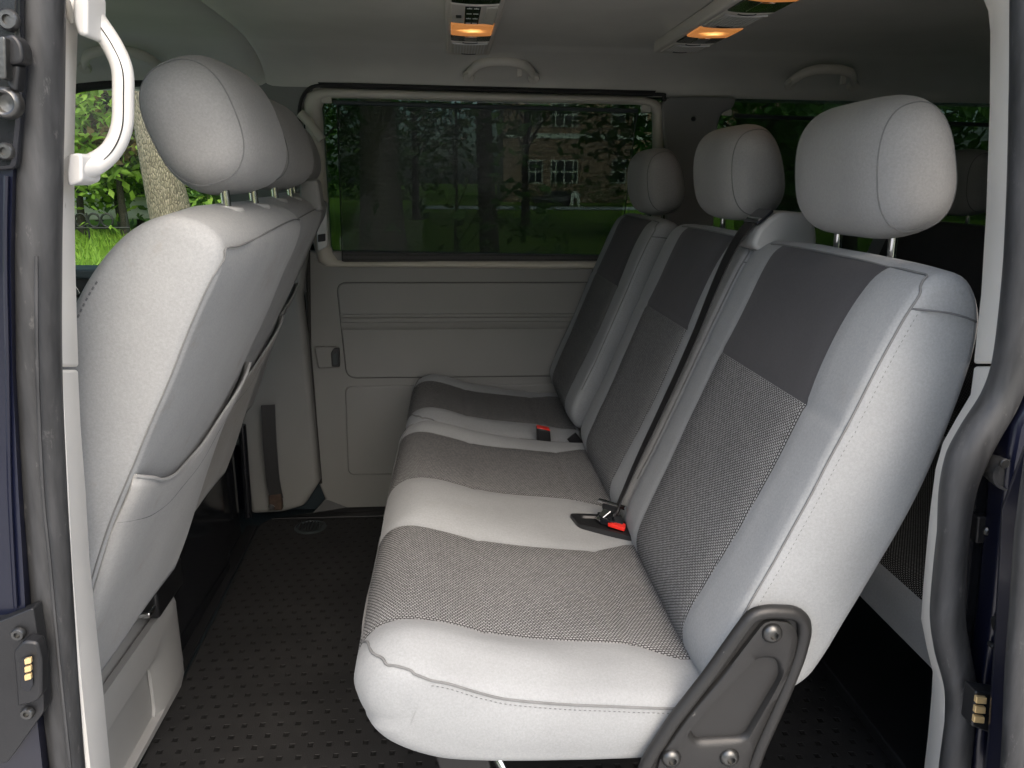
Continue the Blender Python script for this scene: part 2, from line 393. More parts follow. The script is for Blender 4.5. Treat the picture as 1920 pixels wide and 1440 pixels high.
# ---------------------------------------------------------------- upholstery
def pillow(prof, y0, y1, r, inserts=(), bulge=.006, n=150, crown=None, grooves=(), xshift=None):
    """prof: (x, z) outline of the side. inserts: (centre y, half width as a function of the outline point, material as a function of point and normal)"""
    base = resample(smooth_path([V((x, 0, z)) for x, z in prof], 10, True), n)
    nor = []
    for i in range(n):
        t = base[(i+1) % n]-base[i-1]; nor.append(V((t.z, 0, -t.x)).normalized())
    area = sum(base[i].x*base[(i+1) % n].z-base[(i+1) % n].x*base[i].z for i in range(n))
    if area < 0: nor = [-q for q in nor]
    arc = [0]
    for i in range(1, n): arc.append(arc[-1]+(base[i]-base[i-1]).length)
    st = []; q = 6; G = .006
    for k in range(q):
        a = math.pi/2*k/q; st.append(((lambda i, a=a: y0+r*(1-math.cos(a))), r*(1-math.sin(a))))
    keys = [((lambda i: y0+r), 0)]
    for (c, w, mf) in inserts:
        keys.append(((lambda i, c=c, w=w: c-w(base[i])), 1)); keys.append(((lambda i, c=c, w=w: c+w(base[i])), 1))
    keys.append(((lambda i: y1-r), 0))
    for a, (fa, sa) in enumerate(keys):
        if sa:
            st.append(((lambda i, f=fa: f(i)-G), 0)); st.append((fa, .0018)); st.append(((lambda i, f=fa: f(i)+G), 0))
        else: st.append((fa, 0))
        if a < len(keys)-1:
            fb, sb = keys[a+1]; cnt = 7 if (sa and sb) else 4
            for k in range(1, cnt):
                st.append(((lambda i, fa=fa, fb=fb, ga=G*sa, gb=G*sb, k=k, cnt=cnt: (fa(i)+ga)+((fb(i)-gb)-(fa(i)+ga))*k/cnt), 0))
    for k in range(q-1, -1, -1):
        a = math.pi/2*k/q; st.append(((lambda i, a=a: y1-r*(1-math.cos(a))), r*(1-math.sin(a))))
    rings = []; uv = []
    for fy, ins in st:
        ring = []
        for i in range(n):
            y = fy(i); d = ins
            if crown: d += crown(base[i], y)
            for g in grooves: d += g(base[i], y)
            p = base[i]-nor[i]*d
            wv_ = V((base[i].x*1.0, y, base[i].z))
            p = p+nor[i]*(mnoise.noise(wv_*7)*.0016+mnoise.noise(wv_*19+V((3, 1, 7)))*.0008)
            if xshift: p = p+V((xshift(base[i], y), 0, 0))
            ring.append(V((p.x, y, p.z))); uv.append((arc[i], y))
        rings.append(ring)
    mb = MB(); mb.loft(rings, 0, cap=False)
    # bulging side panels that share the vertices of the outermost rings
    NRg = len(rings); H = n//2
    for rg, sg in ((0, -1), (NRg-1, 1)):
        ring = rings[rg]; c_ = sum(ring, V())/n
        iA = max(range(n), key=lambda i: (ring[i]-ring[(i+H) % n]).length)
        cols = 9; grid = []
        for k_ in range(1, H):
            p, q_ = (iA+k_) % n, (iA-k_) % n; row = [rg*n+p]; s_ = math.sin(math.pi*k_/H)
            for b_ in range(1, cols-1):
                t = b_/(cols-1); row.append(len(mb.v)); mb.v.append(ring[p].lerp(ring[q_], t)+V((0, sg*bulge*s_*4*t*(1-t), 0))); uv.append((0, 0))
            row.append(rg*n+q_); grid.append(row)
        for r0, r1 in zip(grid, grid[1:]):
            for b_ in range(cols-1): mb.f.append((r0[b_], r0[b_+1], r1[b_+1], r1[b_])); mb.m.append(0)
        for row, tip in ((grid[0], rg*n+iA), (grid[-1], rg*n+(iA+H) % n)):
            for b_ in range(cols-1): mb.f.append((tip, row[b_], row[b_+1])); mb.m.append(0)
    mb.uv = uv
    k = 0
    for s_ in range(len(st)-1):
        for i in range(n):
            j = (i+1) % n
            ym = .25*(st[s_][0](i)+st[s_+1][0](i)+st[s_][0](j)+st[s_+1][0](j))
            for (c, w, mf) in inserts:
                if abs(ym-c) < w(base[i]): mb.m[k] = mf(base[i], nor[i])
            k += 1
    mb.rings = rings; mb.base = base; mb.nor = nor
    return mb
def chain(mb, ring, A, B, Mid, out=.0004):
    """the run of a ring from near A to near B (x, z), passing near Mid"""
    nb = len(mb.base); near = lambda q: min(range(nb), key=lambda i: (mb.base[i].x-q[0])**2+(mb.base[i].z-q[1])**2)
    a, b, m_ = near(A), near(B), near(Mid)
    f = [(a+k) % nb for k in range((b-a) % nb+1)]
    if m_ not in f: f = [(a-k) % nb for k in range((a-b) % nb+1)]
    return [mb.rings[ring][i]+mb.nor[i]*out for i in f]
def stitch_run(path, nrm_out, step=.0075, ln=.0045, r=.0007):
    """a dashed row of stitches along a path"""
    mb = MB(); p = resample(path, max(2, int(sum((b-a).length for a, b in zip(path, path[1:]))/step)), False)
    for a, b in zip(p, p[1:]):
        d = (b-a); L_ = d.length
        if L_ < 1e-5: continue
        mb.tube([a+nrm_out, a+d*(ln/max(ln, L_))*min(1, ln/L_ if L_ > ln else 1)+nrm_out], r, 5)
    return mb
def headrest_mb(c, half, tilt, e=2.5, n=44, m=30, taper=.10, back=.0):
    mb = MB(); rings = []
    for a in range(m+1):
        t = math.sin(math.pi/2*(-1+2*a/m))
        f = max(0, 1-abs(t)**4.0)**(1/2.5)
        f = max(f, .03); ring = []
        for b in range(n):
            q = 2*math.pi*b/n; cq, sq = math.cos(q), math.sin(q)
            x = math.copysign(abs(cq)**(2/e), cq)*half[0]; z = math.copysign(abs(sq)**(2/e), sq)*half[2]
            x *= 1-taper*(z/half[2])
            ring.append(V((x*f, t*half[1], z*(.25+.75*f) if f > .2 else z*f*2)))
        rings.append(ring)
    R = Matrix.Rotation(tilt, 3, 'Y')
    rings = [[V(c)+R @ p*(1+.012*mnoise.noise(p*9+V(c)*5)+.006*mnoise.noise(p*24+V(c)*3)) for p in r] for r in rings]
    mb.loft(rings); mb.rings = rings
    return mb
def headrest(parent, c, half, tilt, mat, posts, taper=.1, zbase=.98, **kw):
    mb = headrest_mb(c, half, tilt, taper=taper, **kw)
    h = mb.build('headrest', mat, parent, smooth=60)
    for k in (6, len(mb.rings)-7):
        ring = mb.rings[k]; cc = sum(ring, V())/len(ring)
        MB().tube([p+(p-cc).normalized()*.0002 for p in ring], .0009, 6, closed=True).build('seam', M['seam'], h)
    for (x, y, zt, lean) in posts:
        MB().tube([(x, y, zbase), (x-lean, y, zt)], .0058, 12).build('post', M['chrome'], h)
    return h
# ---- second row: profile of the backrest and of the cushion (x, z)
BACK = [(.318, .455), (.305, .50), (.325, .56), (.362, .645), (.40, .74), (.432, .822), (.467, .91), (.488, .957), (.505, .982), (.532, .995),
        (.560, .988), (.580, .960), (.587, .92), (.576, .84), (.546, .725), (.497, .605), (.458, .515), (.436, .480), (.395, .455), (.35, .445)]
CUSH = [(.345, .455), (.335, .470), (.26, .476), (.16, .487), (.085, .496), (.03, .508), (-.025, .525), (-.07, .532), (-.103, .524), (-.122, .503), (-.128, .475),
        (-.120, .445), (-.098, .415), (-.055, .394), (.01, .382), (.15, .374), (.30, .374), (.345, .39), (.352, .425)]
def back_w(p):
    z = p.z; return .148-.02*max(0, (.70-z)/.25)+.006*math.sin(max(0, (z-.82))/.17*3.14)*-1.6
def back_m(p, nr):
    if nr.x > .25 or p.z < .46: return 0
    if p.z > .9855: return 0
    return 2 if p.z > .818 else 1
def back_g(p, y): return .0022*max(0, 1-abs(p.z-.818)/.006) if p.x < .46 else 0
def cush_w(p):
    w = .132+.012*max(0, (-.02-p.x)/.09)
    if p.x > .235: w += .030*min(1, (p.x-.235)/.06)
    return w
def cush_m(p, nr): return 1 if (p.z > .44 and nr.z > -.6 and p.x < .338 and (nr.z > .2 or p.x < .1)) else 0
def cush_g(cs):
    def g(p, y):
        d = 0
        if p.z > .44 and any(abs(y-c) < .15 for c in cs):
            d += .0035*max(0, 1-abs(p.x-.036)/.007) + .0028*max(0, 1-abs(p.x-.235)/.007)
        return d
    return g
def crown_of(cs, half, amt):
    def f(p, y):
        t = min(abs(y-c) for c in cs)/half
        return amt*t**4 if p.z > .43 else 0
    return f
FAB3 = [M['fabric'], M['weave'], M['dark_fabric']]
def seat_back(parent, y0, y1, yc):
    mb = pillow(BACK, y0, y1, .016, [(yc, back_w, back_m)], bulge=.007, crown=crown_of([yc], (y1-y0)/2, .006), grooves=[back_g])
    b = mb.build('backrest', FAB3, parent, smooth=50)
    nb = len(mb.base); LR = len(mb.rings)-1
    for ring, sgn in ((0, -1), (LR, 1)):
        rg = 3 if sgn < 0 else LR-3
        path = chain(mb, rg, (.325, .56), (.497, .973), (.432, .822), .0005)
        if sgn < 0:
            kt = min(range(nb), key=lambda i: (mb.base[i].x-.512)**2+(mb.base[i].z-.9865)**2)
            ka = min(range(nb), key=lambda i: (mb.base[i].x-.497)**2+(mb.base[i].z-.973)**2)
            turn = [mb.rings[k][round(ka+(kt-ka)*t)]+mb.nor[round(ka+(kt-ka)*t)]*.0011 for k, t in ((4, .3), (5, .6), (6, .85), (7, 1))]
            path = smooth_path(path[::3]+turn+[mb.rings[k][kt]+mb.nor[kt]*.0007 for k in range(9, LR-7, 2)], 3)
        MB().tube(path, .0013, 6).build('seam', M['seam'], b)
        if sgn < 0: stitch_run([p+V((.0045, -.0012, -.0012)) for p in chain(mb, 2, (.325, .56), (.488, .955), (.432, .822), .0003)], V((0, -.0002, 0)), step=.006, ln=.004, r=.00045).build('stitching', M['stitch'], b)
    # cross seam on the outer side of the shoulder
    i0 = min(range(nb), key=lambda i: abs(mb.base[i].z-.958)+(9 if mb.nor[i].x > 0 else 0)); i1 = min(range(nb), key=lambda i: abs(mb.base[i].z-.936)+(9 if mb.nor[i].x < 0 else 0))
    a, c = mb.rings[3][i0], mb.rings[2][i1]
    path = [a.lerp(c, t/12)+V((0, -.0004-.0105*min(1, math.sin(math.pi*t/12)*1.25)**.8, .004*math.sin(math.pi*t/12))) for t in range(13)]
    MB().tube(path, .0011, 6).build('seam', M['stitch'], b)
    return b
def seat_cushion(parent, y0, y1, ycs, dz=0):
    cu = [(x, z+dz) for x, z in CUSH]
    mf = lambda p, nr: cush_m(V((p.x, 0, p.z-dz)), nr)
    def cr(p, y):
        q = V((p.x, 0, p.z-dz)); t = min(abs(y-c) for c in ycs)/.24
        if q.z < .44: return 0
        ss = lambda v: max(0, min(1, v))**2*(3-2*max(0, min(1, v)))
        e = min(y-y0, y1-y)
        up = ss((t-.52)/.26)*ss((e-.004)/.060)*ss((.20-q.x)/.14)*ss((q.x+.122)/.07)
        return .010*(1-ss(e/.05))-.012*up
    def xs(p, y):
        e = max(0, min(y-y0, y1-y)); RR = .055
        return (RR-math.sqrt(max(0, RR*RR-(RR-e)**2)))*.80*max(0, min(1, (.06-p.x)/.15)) if e < RR else 0
    g0 = cush_g(ycs)
    mb = pillow(cu, y0, y1, .018, [(c, cush_w, mf) for c in ycs], bulge=.005, crown=cr, xshift=xs, grooves=[lambda p, y: g0(V((p.x, 0, p.z-dz)), y)])
    b = mb.build('cushion', FAB3[:2], parent, smooth=50)
    LR = len(mb.rings)-1; nb = len(mb.base)
    kf = min(range(nb), key=lambda i: (mb.base[i].x+.110)**2+(mb.base[i].z-.519-dz)**2)
    for ring, sg in ((1, 1), (LR-1, -1)):
        side = [p for p in chain(mb, ring, (.33, .472+dz), (mb.base[kf].x, mb.base[kf].z), (.08, .5+dz)) if p.x > -.035]
        kg = min(range(nb), key=lambda i: (mb.base[i].x+.126)**2+(mb.base[i].z-.478-dz)**2)
        fr = [mb.rings[ring+sg*k][kf if k < 9 else round(kf+(kg-kf)*min(1, (k-8)/8))]+mb.nor[kf]*.0006 for k in range(3, (LR-2)//2)]
        i0 = min(range(nb), key=lambda i: (mb.rings[ring][i]-side[-1]).length); turn = []
        for t in [k/9 for k in range(1, 9)]:
            kr = ring+sg*t*7; k0 = int(math.floor(kr)); fr_ = kr-k0; ii = round(i0+(kf-i0)*t)
            p_ = mb.rings[k0][ii].lerp(mb.rings[min(k0+1, LR)][ii], fr_); turn.append(p_+mb.nor[ii]*.0010+V((0, -sg*.0006*(1-t), 0)))
        path = smooth_path(side[::4]+turn+fr[5::2], 4)
        MB().tube(path, .0018, 6).build('piping', M['seam'], b)
        if sg > 0: stitch_run([p+V((0, -.0016, -.0055)) for p in side], V((0, -.0004, 0)), step=.006, ln=.004, r=.00045).build('stitching', M['stitch'], b)
    return b
HRH = (.060, .136, .088)
# double bench beside the open door
bench = thing('double_bench_seat', (.30, 1.24, .37), 'light grey two-place bench beside the open door, with a black metal bracket', 'van seat')
seat_cushion(bench, .768, 1.722, (1.0, 1.48))
seat_back(bench, .762, 1.238, 1.0); seat_back(bench, 1.246, 1.722, 1.48)
for yc_ in (1.0, 1.48):
    headrest(bench, (.556, yc_, 1.101), HRH, math.radians(-11), M['head_fabric'], [(.566, yc_-.07, 1.06, .004), (.566, yc_+.07, 1.06, .004)])
# turret for the belt between the two backrests
tw = MB().prism(round_poly([(.492, 0, .980), (.500, 0, 1.010), (.532, 0, 1.038), (.588, 0, 1.036), (.602, 0, 1.0), (.602, 0, .955), (.55, 0, .955)], .012), (0, .085, 0))
for i, p in enumerate(tw.v): tw.v[i] = p+V((0, 1.207, 0))
tu = tw.build('belt_turret', M['trim_base'], bench, smooth=40, bevel=.007, bseg=3)
MB().prism(round_poly([(.503, 1.217, 1.0145), (.503, 1.278, 1.0145), (.529, 1.278, 1.0375), (.529, 1.217, 1.0375)], .006), (-.0035, 0, .0035)).build('belt_slot', M['black_gloss'], tu, bevel=.001)
MB().tube([(.508, 1.222, 1.0235), (.508, 1.274, 1.0235)], .0035, 8).build('guide_bar', M['chrome'], tu)
# side bracket
Yb = .752
def P(px, py, Y=Yb): return ay(px, py, Y)
out2 = [(1412, 1152), (1440, 1146), (1488, 1148), (1506, 1160), (1509, 1185), (1497, 1232), (1470, 1300), (1425, 1400), (1400, 1470), (1378, 1560), (1180, 1560), (1196, 1475), (1215, 1425), (1262, 1352), (1330, 1265), (1390, 1180)]
outer = [P(*p) for p in out2]
plate = MB().prism(round_poly(outer, .012, 3), (0, .012, 0))
br = plate.build('side_bracket', M['bracket'], bench, bevel=.002)
o3 = round_poly([P(x, y, Yb-.002) for x, y in out2], .012, 3)
rim = MB().tube(o3, .0085, 10, closed=True, up=(0, 1, 0)); rim.build('rim', M['bracket'], br, smooth=60)
rec = round_poly([P(1418, 1228, Yb), P(1455, 1232, Yb), P(1462, 1262, Yb), P(1393, 1378, Yb), P(1300, 1383, Yb), P(1291, 1358, Yb), P(1345, 1300, Yb)], .010, 4)
oo = round_poly([P(x, y, Yb) for x, y in [(1432, 1158), (1480, 1162), (1494, 1190), (1478, 1250), (1412, 1395), (1392, 1460), (1225, 1460), (1238, 1408), (1290, 1335), (1350, 1265)]], .010, 4)
NR = 90; ra = resample(rec, NR); oa = resample(oo, NR)
k0 = min(range(NR), key=lambda k: (oa[k]-ra[0]).length); oa = oa[k0:]+oa[:k0]
upp = MB().loft([[p+V((0, .003, 0)) for p in oa], [p+V((0, -.006, 0)) for p in oa], [o.lerp(p, .12)+V((0, -.008, 0)) for p, o in zip(ra, oa)], [p.lerp(o, .16)+V((0, -.0085, 0)) for p, o in zip(ra, oa)], [p.lerp(o, .04)+V((0, -.005, 0)) for p, o in zip(ra, oa)], [p+V((0, -.0005, 0)) for p in ra], [p+V((0, .004, 0)) for p in ra]], cap=False)
upp.build('raised_face', M['bracket'], br, smooth=50)
for (px, py) in ((1447, 1186), (1258, 1420), (1367, 1418)):
    c = P(px, py, Yb-.0075)
    b_ = MB().disc(c, (0, -1, 0), .0122, .008, 24, prof=[(1, 0), (1, .25), (.9, .6), (.6, .95), (.42, 1), (.40, .45), (0.01, .45)]).build('bolt', M['bolt'], br, smooth=40)
# under-frame
uf = MB(); uf.box((.0, .83, .345), (.30, 1.66, .372)); uf.build('cushion_pan', M['black'], bench, bevel=.006)
for yy in (.86, 1.56):
    MB().prism([(-.045, yy, .38), (.03, yy, .38), (.10, yy, .012), (.045, yy, .012)], (0, .04, 0)).build('leg', M['bracket'], bench, bevel=.003)
    MB().prism([(.25, yy, .38), (.33, yy, .38), (.36, yy, .012), (.30, yy, .012)], (0, .04, 0)).build('leg', M['bracket'], bench, bevel=.003)
MB().tube([(.02, .90, .355), (.06, .86, .30), (.10, .83, .22)], .006, 10).build('release_bar', M['chrome'], bench)
MB().tube([(-.02, .89, .30), (.34, .89, .06)], .012, 12).build('support_tube', M['chrome'], bench)
# buckle well on the cushion
bk = thing('belt_buckle', (.26, 1.22, .47), 'black buckle well with red button sunk in the near bench between its two places', 'buckle')
pl = [V((.212, 1.262, 0)), V((.222, 1.215, 0)), V((.312, 1.170, 0)), V((.318, 1.215, 0)), V((.300, 1.262, 0))]
def ztop(x): return .4775-.06*(x-.26)
def on_cush(p, dz): return V((p.x, p.y, ztop(p.x)+dz+.004))
ro = resample(round_poly(pl, .010), 60); cc = sum(ro, V())/60
wl = MB().loft([[on_cush(p, -.006) for p in ro], [on_cush(p, .0035) for p in ro], [on_cush(p.lerp(cc, .10), .005) for p in ro], [on_cush(p.lerp(cc, .28), .004) for p in ro], [on_cush(p.lerp(cc, .34), .000) for p in ro], [on_cush(p.lerp(cc, .9), .000) for p in ro]])
wl.build('bezel', M['black'], bk, smooth=40)
MB().prism(round_poly([on_cush(V(q), .002) for q in [(.262, 1.250, 0), (.262, 1.222, 0), (.300, 1.200, 0), (.306, 1.238, 0)]], .004), (0, 0, .012)).build('latch_body', M['black_gloss'], bk, bevel=.003)
MB().prism(round_poly([on_cush(V(q), .006) for q in [(.272, 1.206, 0), (.299, 1.186, 0), (.306, 1.203, 0), (.300, 1.209, 0)]], .003), (0, 0, .007)).build('button', M['red'], bk, bevel=.0015)
# belt over the near edge of the middle place
sb = thing('seat_belt', (.42, 1.24, .80), 'black seat belt running from the bench turret down to the buckle between the two backrests', 'seat belt')
bp = smooth_path([(.512, 1.247, 1.025), (.491, 1.246, 1.005), (.468, 1.245, .962), (.444, 1.243, .90), (.415, 1.241, .815), (.372, 1.238, .705), (.332, 1.233, .610), (.302, 1.227, .535), (.288, 1.224, .500)], 8)
strap = MB(); rings = []
for i, p in enumerate(bp):
    t = (bp[min(i+1, len(bp)-1)]-bp[max(i-1, 0)]).normalized(); w = V((0, 1, 0)); u = i/len(bp)
    w = (V((.35*u, 1, .25*u))).normalized(); w = (w-t*w.dot(t)).normalized(); nr = w.cross(t)
    if nr.x > 0: nr = -nr
    hw = .0215*(1-.25*max(0, u-.8)/.2)
    prof_ = [(-1, 0), (-.5, .0012), (0, .0), (.5, .0012), (1, 0)]
    rings.append([p+w*hw*a+nr*(.0012+b) for a, b in prof_]+[p+w*hw*a-nr*.0006 for a, b in prof_[::-1]])
strap.loft(rings); strap.build('webbing', M['belt'], sb, smooth=50)
tg = MB().tube([(.268, 1.262, .512), (.305, 1.208, .520)], .0042, 10); tg.build('bar', M['chrome'], sb)
MB().prism(round_poly([(.284, 1.25, .509), (.296, 1.232, .511), (.262, 1.222, .487), (.256, 1.232, .486)], .003), (0, .001, .004)).build('tongue', M['chrome'], sb, bevel=.0008)
MB().prism(round_poly([(.278, 1.258, .510), (.300, 1.222, .514), (.294, 1.214, .500), (.272, 1.248, .497)], .004), (-.003, 0, .008)).build('tongue_cover', M['black'], sb, bevel=.002)
# single seat by the far wall
single = thing('single_seat', (.30, 2.08, .33), 'light grey single seat with woven insert against the far side wall under the window', 'van seat')
seat_cushion(single, 1.862, 2.312, (2.075,), dz=-.040)
seat_back(single, 1.852, 2.312, 2.08)
headrest(single, (.556, 2.08, 1.084), HRH, math.radians(-11), M['head_fabric'], [(.566, 2.01, 1.05, .004), (.566, 2.15, 1.05, .004)])
for x_ in (.0, .26): MB().box((x_, 1.92, .012), (x_+.06, 2.26, .34)).build('leg', M['black'], single, bevel=.004)
b2 = thing('belt_buckle', (.235, 1.80, .45), 'black buckle with red top standing in the gap beside the single seat', 'buckle')
b2m = MB().prism(round_poly([(.214, 1.792, .425), (.250, 1.792, .425), (.246, 1.792, .468), (.212, 1.792, .476)], .005), (0, .030, 0)); b2m.build('housing', M['black'], b2, bevel=.003)
MB().prism([(.2125, 1.7945, .4715), (.2455, 1.7945, .4635), (.246, 1.7945, .470), (.213, 1.7945, .478)], (0, .025, 0)).build('button', M['red'], b2, bevel=.002)
MB().tube([(.235, 1.805, .43), (.27, 1.80, .37)], .012, 8, sq=.4).build('stalk', M['black'], b2)
MB().tube([(.30, 1.79, .455), (.345, 1.79, .40)], .014, 8, sq=.25).build('strap_end', M['belt'], single)
# ---- third row bench (dim, behind)
third = thing('rear_bench_seat', (.95, 1.45, .3), 'dim rear bench seat with woven top and pale front edge behind the double bench', 'van seat')
T3 = [(1.25, .40), (1.23, .455), (1.10, .462), (.95, .47), (.82, .482), (.745, .482), (.718, .468), (.712, .43), (.728, .375), (.76, .350), (.95, .34), (1.22, .34)]
mb = pillow(T3, .80, 2.28, .018, [(1.54, lambda p: .715, lambda p, nr: 1 if (p.z > .455 and nr.z > .5 and p.x > .722) else 0)], n=110)
mb.build('cushion', [M['fabric'], M['weave_dark']], third, smooth=50)
B3 = [(1.20, .46), (1.17, .50), (1.27, .80), (1.32, .95), (1.35, .985), (1.40, .97), (1.42, .92), (1.36, .70), (1.30, .50), (1.26, .45)]
mb = pillow(B3, .80, 2.28, .018, [(1.54, lambda p: .66, lambda p, nr: (2 if p.z > .80 else 1) if (nr.x < -.2 and p.z > .5) else 0)], n=110)
mb.build('backrest', [M['fabric'], M['weave_dark'], M['dark_fabric']], third, smooth=50)
for yy in (1.02, 1.54, 2.04):
    headrest(third, (1.40, yy, 1.09), HRH, math.radians(-10), M['head_fabric'], [(1.40, yy-.07, 1.05, .004), (1.40, yy+.07, 1.05, .004)], zbase=.95)
for yy in (.95, 1.5, 2.1):
    for x_ in (.80, 1.15): MB().box((x_, yy, .012), (x_+.06, yy+.04, .35)).build('leg', M['black'], third, bevel=.004)
MB().box((.80, .9, .05), (1.2, 2.2, .075)).build('floor_rail', M['black'], third, bevel=.004)
# ---------------------------------------------------------------- front seats
FB = [(-.645, .45), (-.588, .58), (-.538, .70), (-.478, .82), (-.420, .92), (-.380, .985), (-.338, 1.030), (-.297, 1.050), (-.264, 1.047), (-.240, 1.032), (-.231, 1.010), (-.240, .980), (-.262, .938),
      (-.290, .880), (-.338, .785), (-.382, .696), (-.420, .600), (-.462, .498), (-.488, .440), (-.518, .408), (-.58, .41)]
def front_seat(y0, y1, dx, label, pocket_mat='pocket_fabric'):
    yc_ = (y0+y1)/2
    t = thing('cab_seat', (-.45+dx, yc_, .35), label, 'van seat')
    fb = [(x+dx, z) for x, z in FB]
    mb = pillow(fb, y0, y1, .013, [], bulge=.008, n=130, crown=lambda p, y: .008*min(1, abs(y-yc_)/((y1-y0)/2))**4)
    b = mb.build('backrest', [M['fabric_front']], t, smooth=70); nb = len(mb.base)
    kt = min(range(nb), key=lambda i: (mb.base[i].x+.232-dx)**2+(mb.base[i].z-1.020)**2); LR = len(mb.rings)-1
    top = [mb.rings[k][kt]+mb.nor[kt]*.0006 for k in range(LR-4, 6, -1)]; yk = mb.rings[6][kt].y
    low = chain(mb, 3, (-.244+dx, .976), (-.485+dx, .445), (-.338+dx, .785), .0006)
    def sp(k, x, z):
        i = min(range(nb), key=lambda i: (mb.base[i].x-x-dx)**2+(mb.base[i].z-z)**2); return mb.rings[k][i]+mb.nor[i]*.0012
    corner = [sp(7, -.230, 1.016).lerp(sp(6, -.230, 1.016), .4), sp(6, -.232, 1.008), sp(5, -.236, .996)]
    MB().tube(smooth_path(top[:-2]+corner+low[::3], 4), .0010, 6).build('seam', M['seam'], b)
    fpath = chain(mb, 1, (-.63+dx, .45), (-.372+dx, .985), (-.465+dx, .82), .0004)
    stitch_run(fpath, V((0, 0, 0)), step=.0066, ln=.0048, r=.0011).build('stitching', M['stitch'], b)
    # map pocket: a cloth sheet stretched over the lower half of the rear face
    W = (y1-y0)-.012; rows = []
    zt0, ztm = .755, .700
    nu, nv = 26, 22
    def face(z):      # rear face x at height z
        pr = [(-.226, 1.024), (-.236, .992), (-.262, .938), (-.290, .880), (-.338, .785), (-.382, .696), (-.420, .600), (-.462, .492), (-.500, .405), (-.512, .37)]
        for (xa, za), (xb, zb) in zip(pr, pr[1:]):
            if zb <= z <= za: return xa+(xb-xa)*(za-z)/(za-zb)+dx
        return pr[-1][0]+dx
    for a in range(nu+1):
        s = a/nu; y = y0+.008+W*s
        top = .765-.095*math.sin(math.pi*min(1, s*1.05))**.8*(.75+.25*s)+.028*s
        row = []
        for k in range(nv+1):
            q = k/nv; z = top+(.438-top)*q
            edge = min(1, min(s, 1-s)/.12)**.5; 
            d = .003+.008*edge*(1-q)**.55*(.55+.45*math.sin(math.pi*s))+.0022*math.sin(9*s+5*q)*edge+.0015*math.sin(23*s-8*q)*(1-q)*edge
            if q < .16: d += .0025*math.sin(math.pi*min(1, q/.16))
            if s < .05 or s > .95: d -= .012*(1-min(s, 1-s)/.05)
            row.append(V((face(z)+d*.92, y, z+d*.36)))
        rows.append(row)
    pk = MB(); flat = [p for r in rows for p in r]; nn = nv+1
    pk.add(flat, [(a*nn+k, a*nn+k+1, (a+1)*nn+k+1, (a+1)*nn+k) for a in range(nu) for k in range(nv)])
    po = pk.build('pocket', M[pocket_mat], b, smooth=60, recalc=False)
    so = po.modifiers.new('thickness', 'SOLIDIFY'); so.thickness = .0035; so.offset = 0
    MB().tube([r[0]+V((.001, 0, .0005)) for r in rows], .0024, 8).build('hem', M['pocket_fabric'], b, smooth=60)
    MB().tube([r[4].lerp(r[3], .3)+V((.0012, 0, .0004)) for r in rows], .0011, 6).build('stitching', M['stitch'], b)
    # headrest
    hx = -.268+dx-.022
    headrest(t, (hx, yc_+.005, 1.139), (.061, .132, .078), math.radians(-20), M['head_fabric'], [(hx+.020, yc_-.066, 1.10, .004), (hx+.020, yc_+.066, 1.10, .004)], zbase=1.02, taper=-.02)
    for s_ in (-1, 1):
        MB().disc((hx+.020, yc_+s_*.066, 1.042), (.12, 0, 1), .019, .007, 20, prof=[(1, 0), (1, .5), (.86, 1), (.4, 1)]).build('post_collar', M['trim_base'], b)
    # seat cushion in front, mostly hidden
    fc = [(-.55+dx, .36), (-.60+dx, .46), (-.80+dx, .475), (-.98+dx, .49), (-1.03+dx, .45), (-1.0+dx, .37), (-.8+dx, .34)]
    pillow(fc, y0, y1, .02, [], n=60).build('cushion', [M['fabric_front']], t, smooth=50)
    return t
fs1 = front_seat(.792, 1.222, .004, 'pale grey front seat nearest the door pillar, with gaping map pocket')
fs2 = front_seat(1.232, 1.66, -.036, 'middle seat of the front row, with a brown stained map pocket', 'pocket_stained')
fs3 = front_seat(1.76, 2.19, -.108, 'front seat farthest from the door beside the far window, mostly hidden by the other two')
MB().prism(round_poly([(-.300, 1.56, 1.02), (-.258, 1.56, 1.02), (-.264, 1.56, 1.082), (-.300, 1.56, 1.082)], .01), (0, .05, 0)).build('belt_guide', M['trim'], fs2, bevel=.005)
# seat bases
bs = MB()
ring0 = [(-1.0, .80), (-.625, .80), (-.612, 1.05), (-.612, 1.50), (-.630, 1.56), (-1.0, 1.56)]
rings = []
for z, ins in ((.0, 0), (.10, .004), (.19, .010), (.225, .022), (.245, .05), (.25, .09)):
    rings.append([V((x-ins if x > -.9 else x, y, z+ (.018*(1.56-y)/.76 if z > .1 else 0))) for x, y in ring0])
bs.loft(rings); sbase = bs.build('seat_base', M['trim_base'], fs1, smooth=40, bevel=.006, bseg=3)
# moulded recess on the rear face of the base: a raised border round a sunken field
NB_ = 80; o_ = resample(round_poly([V((-.6135, .81, .222)), V((-.6075, 1.49, .215)), V((-.6075, 1.49, .008)), V((-.6135, .81, .008))], .015, 4), NB_)
i_ = resample(round_poly([V((-.6135, .86, .150)), V((-.610, 1.34, .145)), V((-.610, 1.34, .030)), V((-.6135, .86, .030))], .015, 4), NB_)
k0 = min(range(NB_), key=lambda k: (i_[k]-o_[0]).length); i_ = i_[k0:]+i_[:k0]
X_ = V((1, 0, 0))
MB().loft([[p-X_*.01 for p in o_], [p+X_*.004 for p in o_], [p.lerp(q, .15)+X_*.010 for p, q in zip(o_, i_)], [p.lerp(q, .82)+X_*.012 for p, q in zip(o_, i_)], [q+X_*.002 for q in i_], [q-X_*.004 for q in i_]], cap=False).build('moulded_border', M['trim_base'], sbase, smooth=35)
hg = MB(); hg.box((-.66, 1.36, .235), (-.585, 1.50, .30)); hg.build('hinge_plate', M['black'], fs1, bevel=.006)
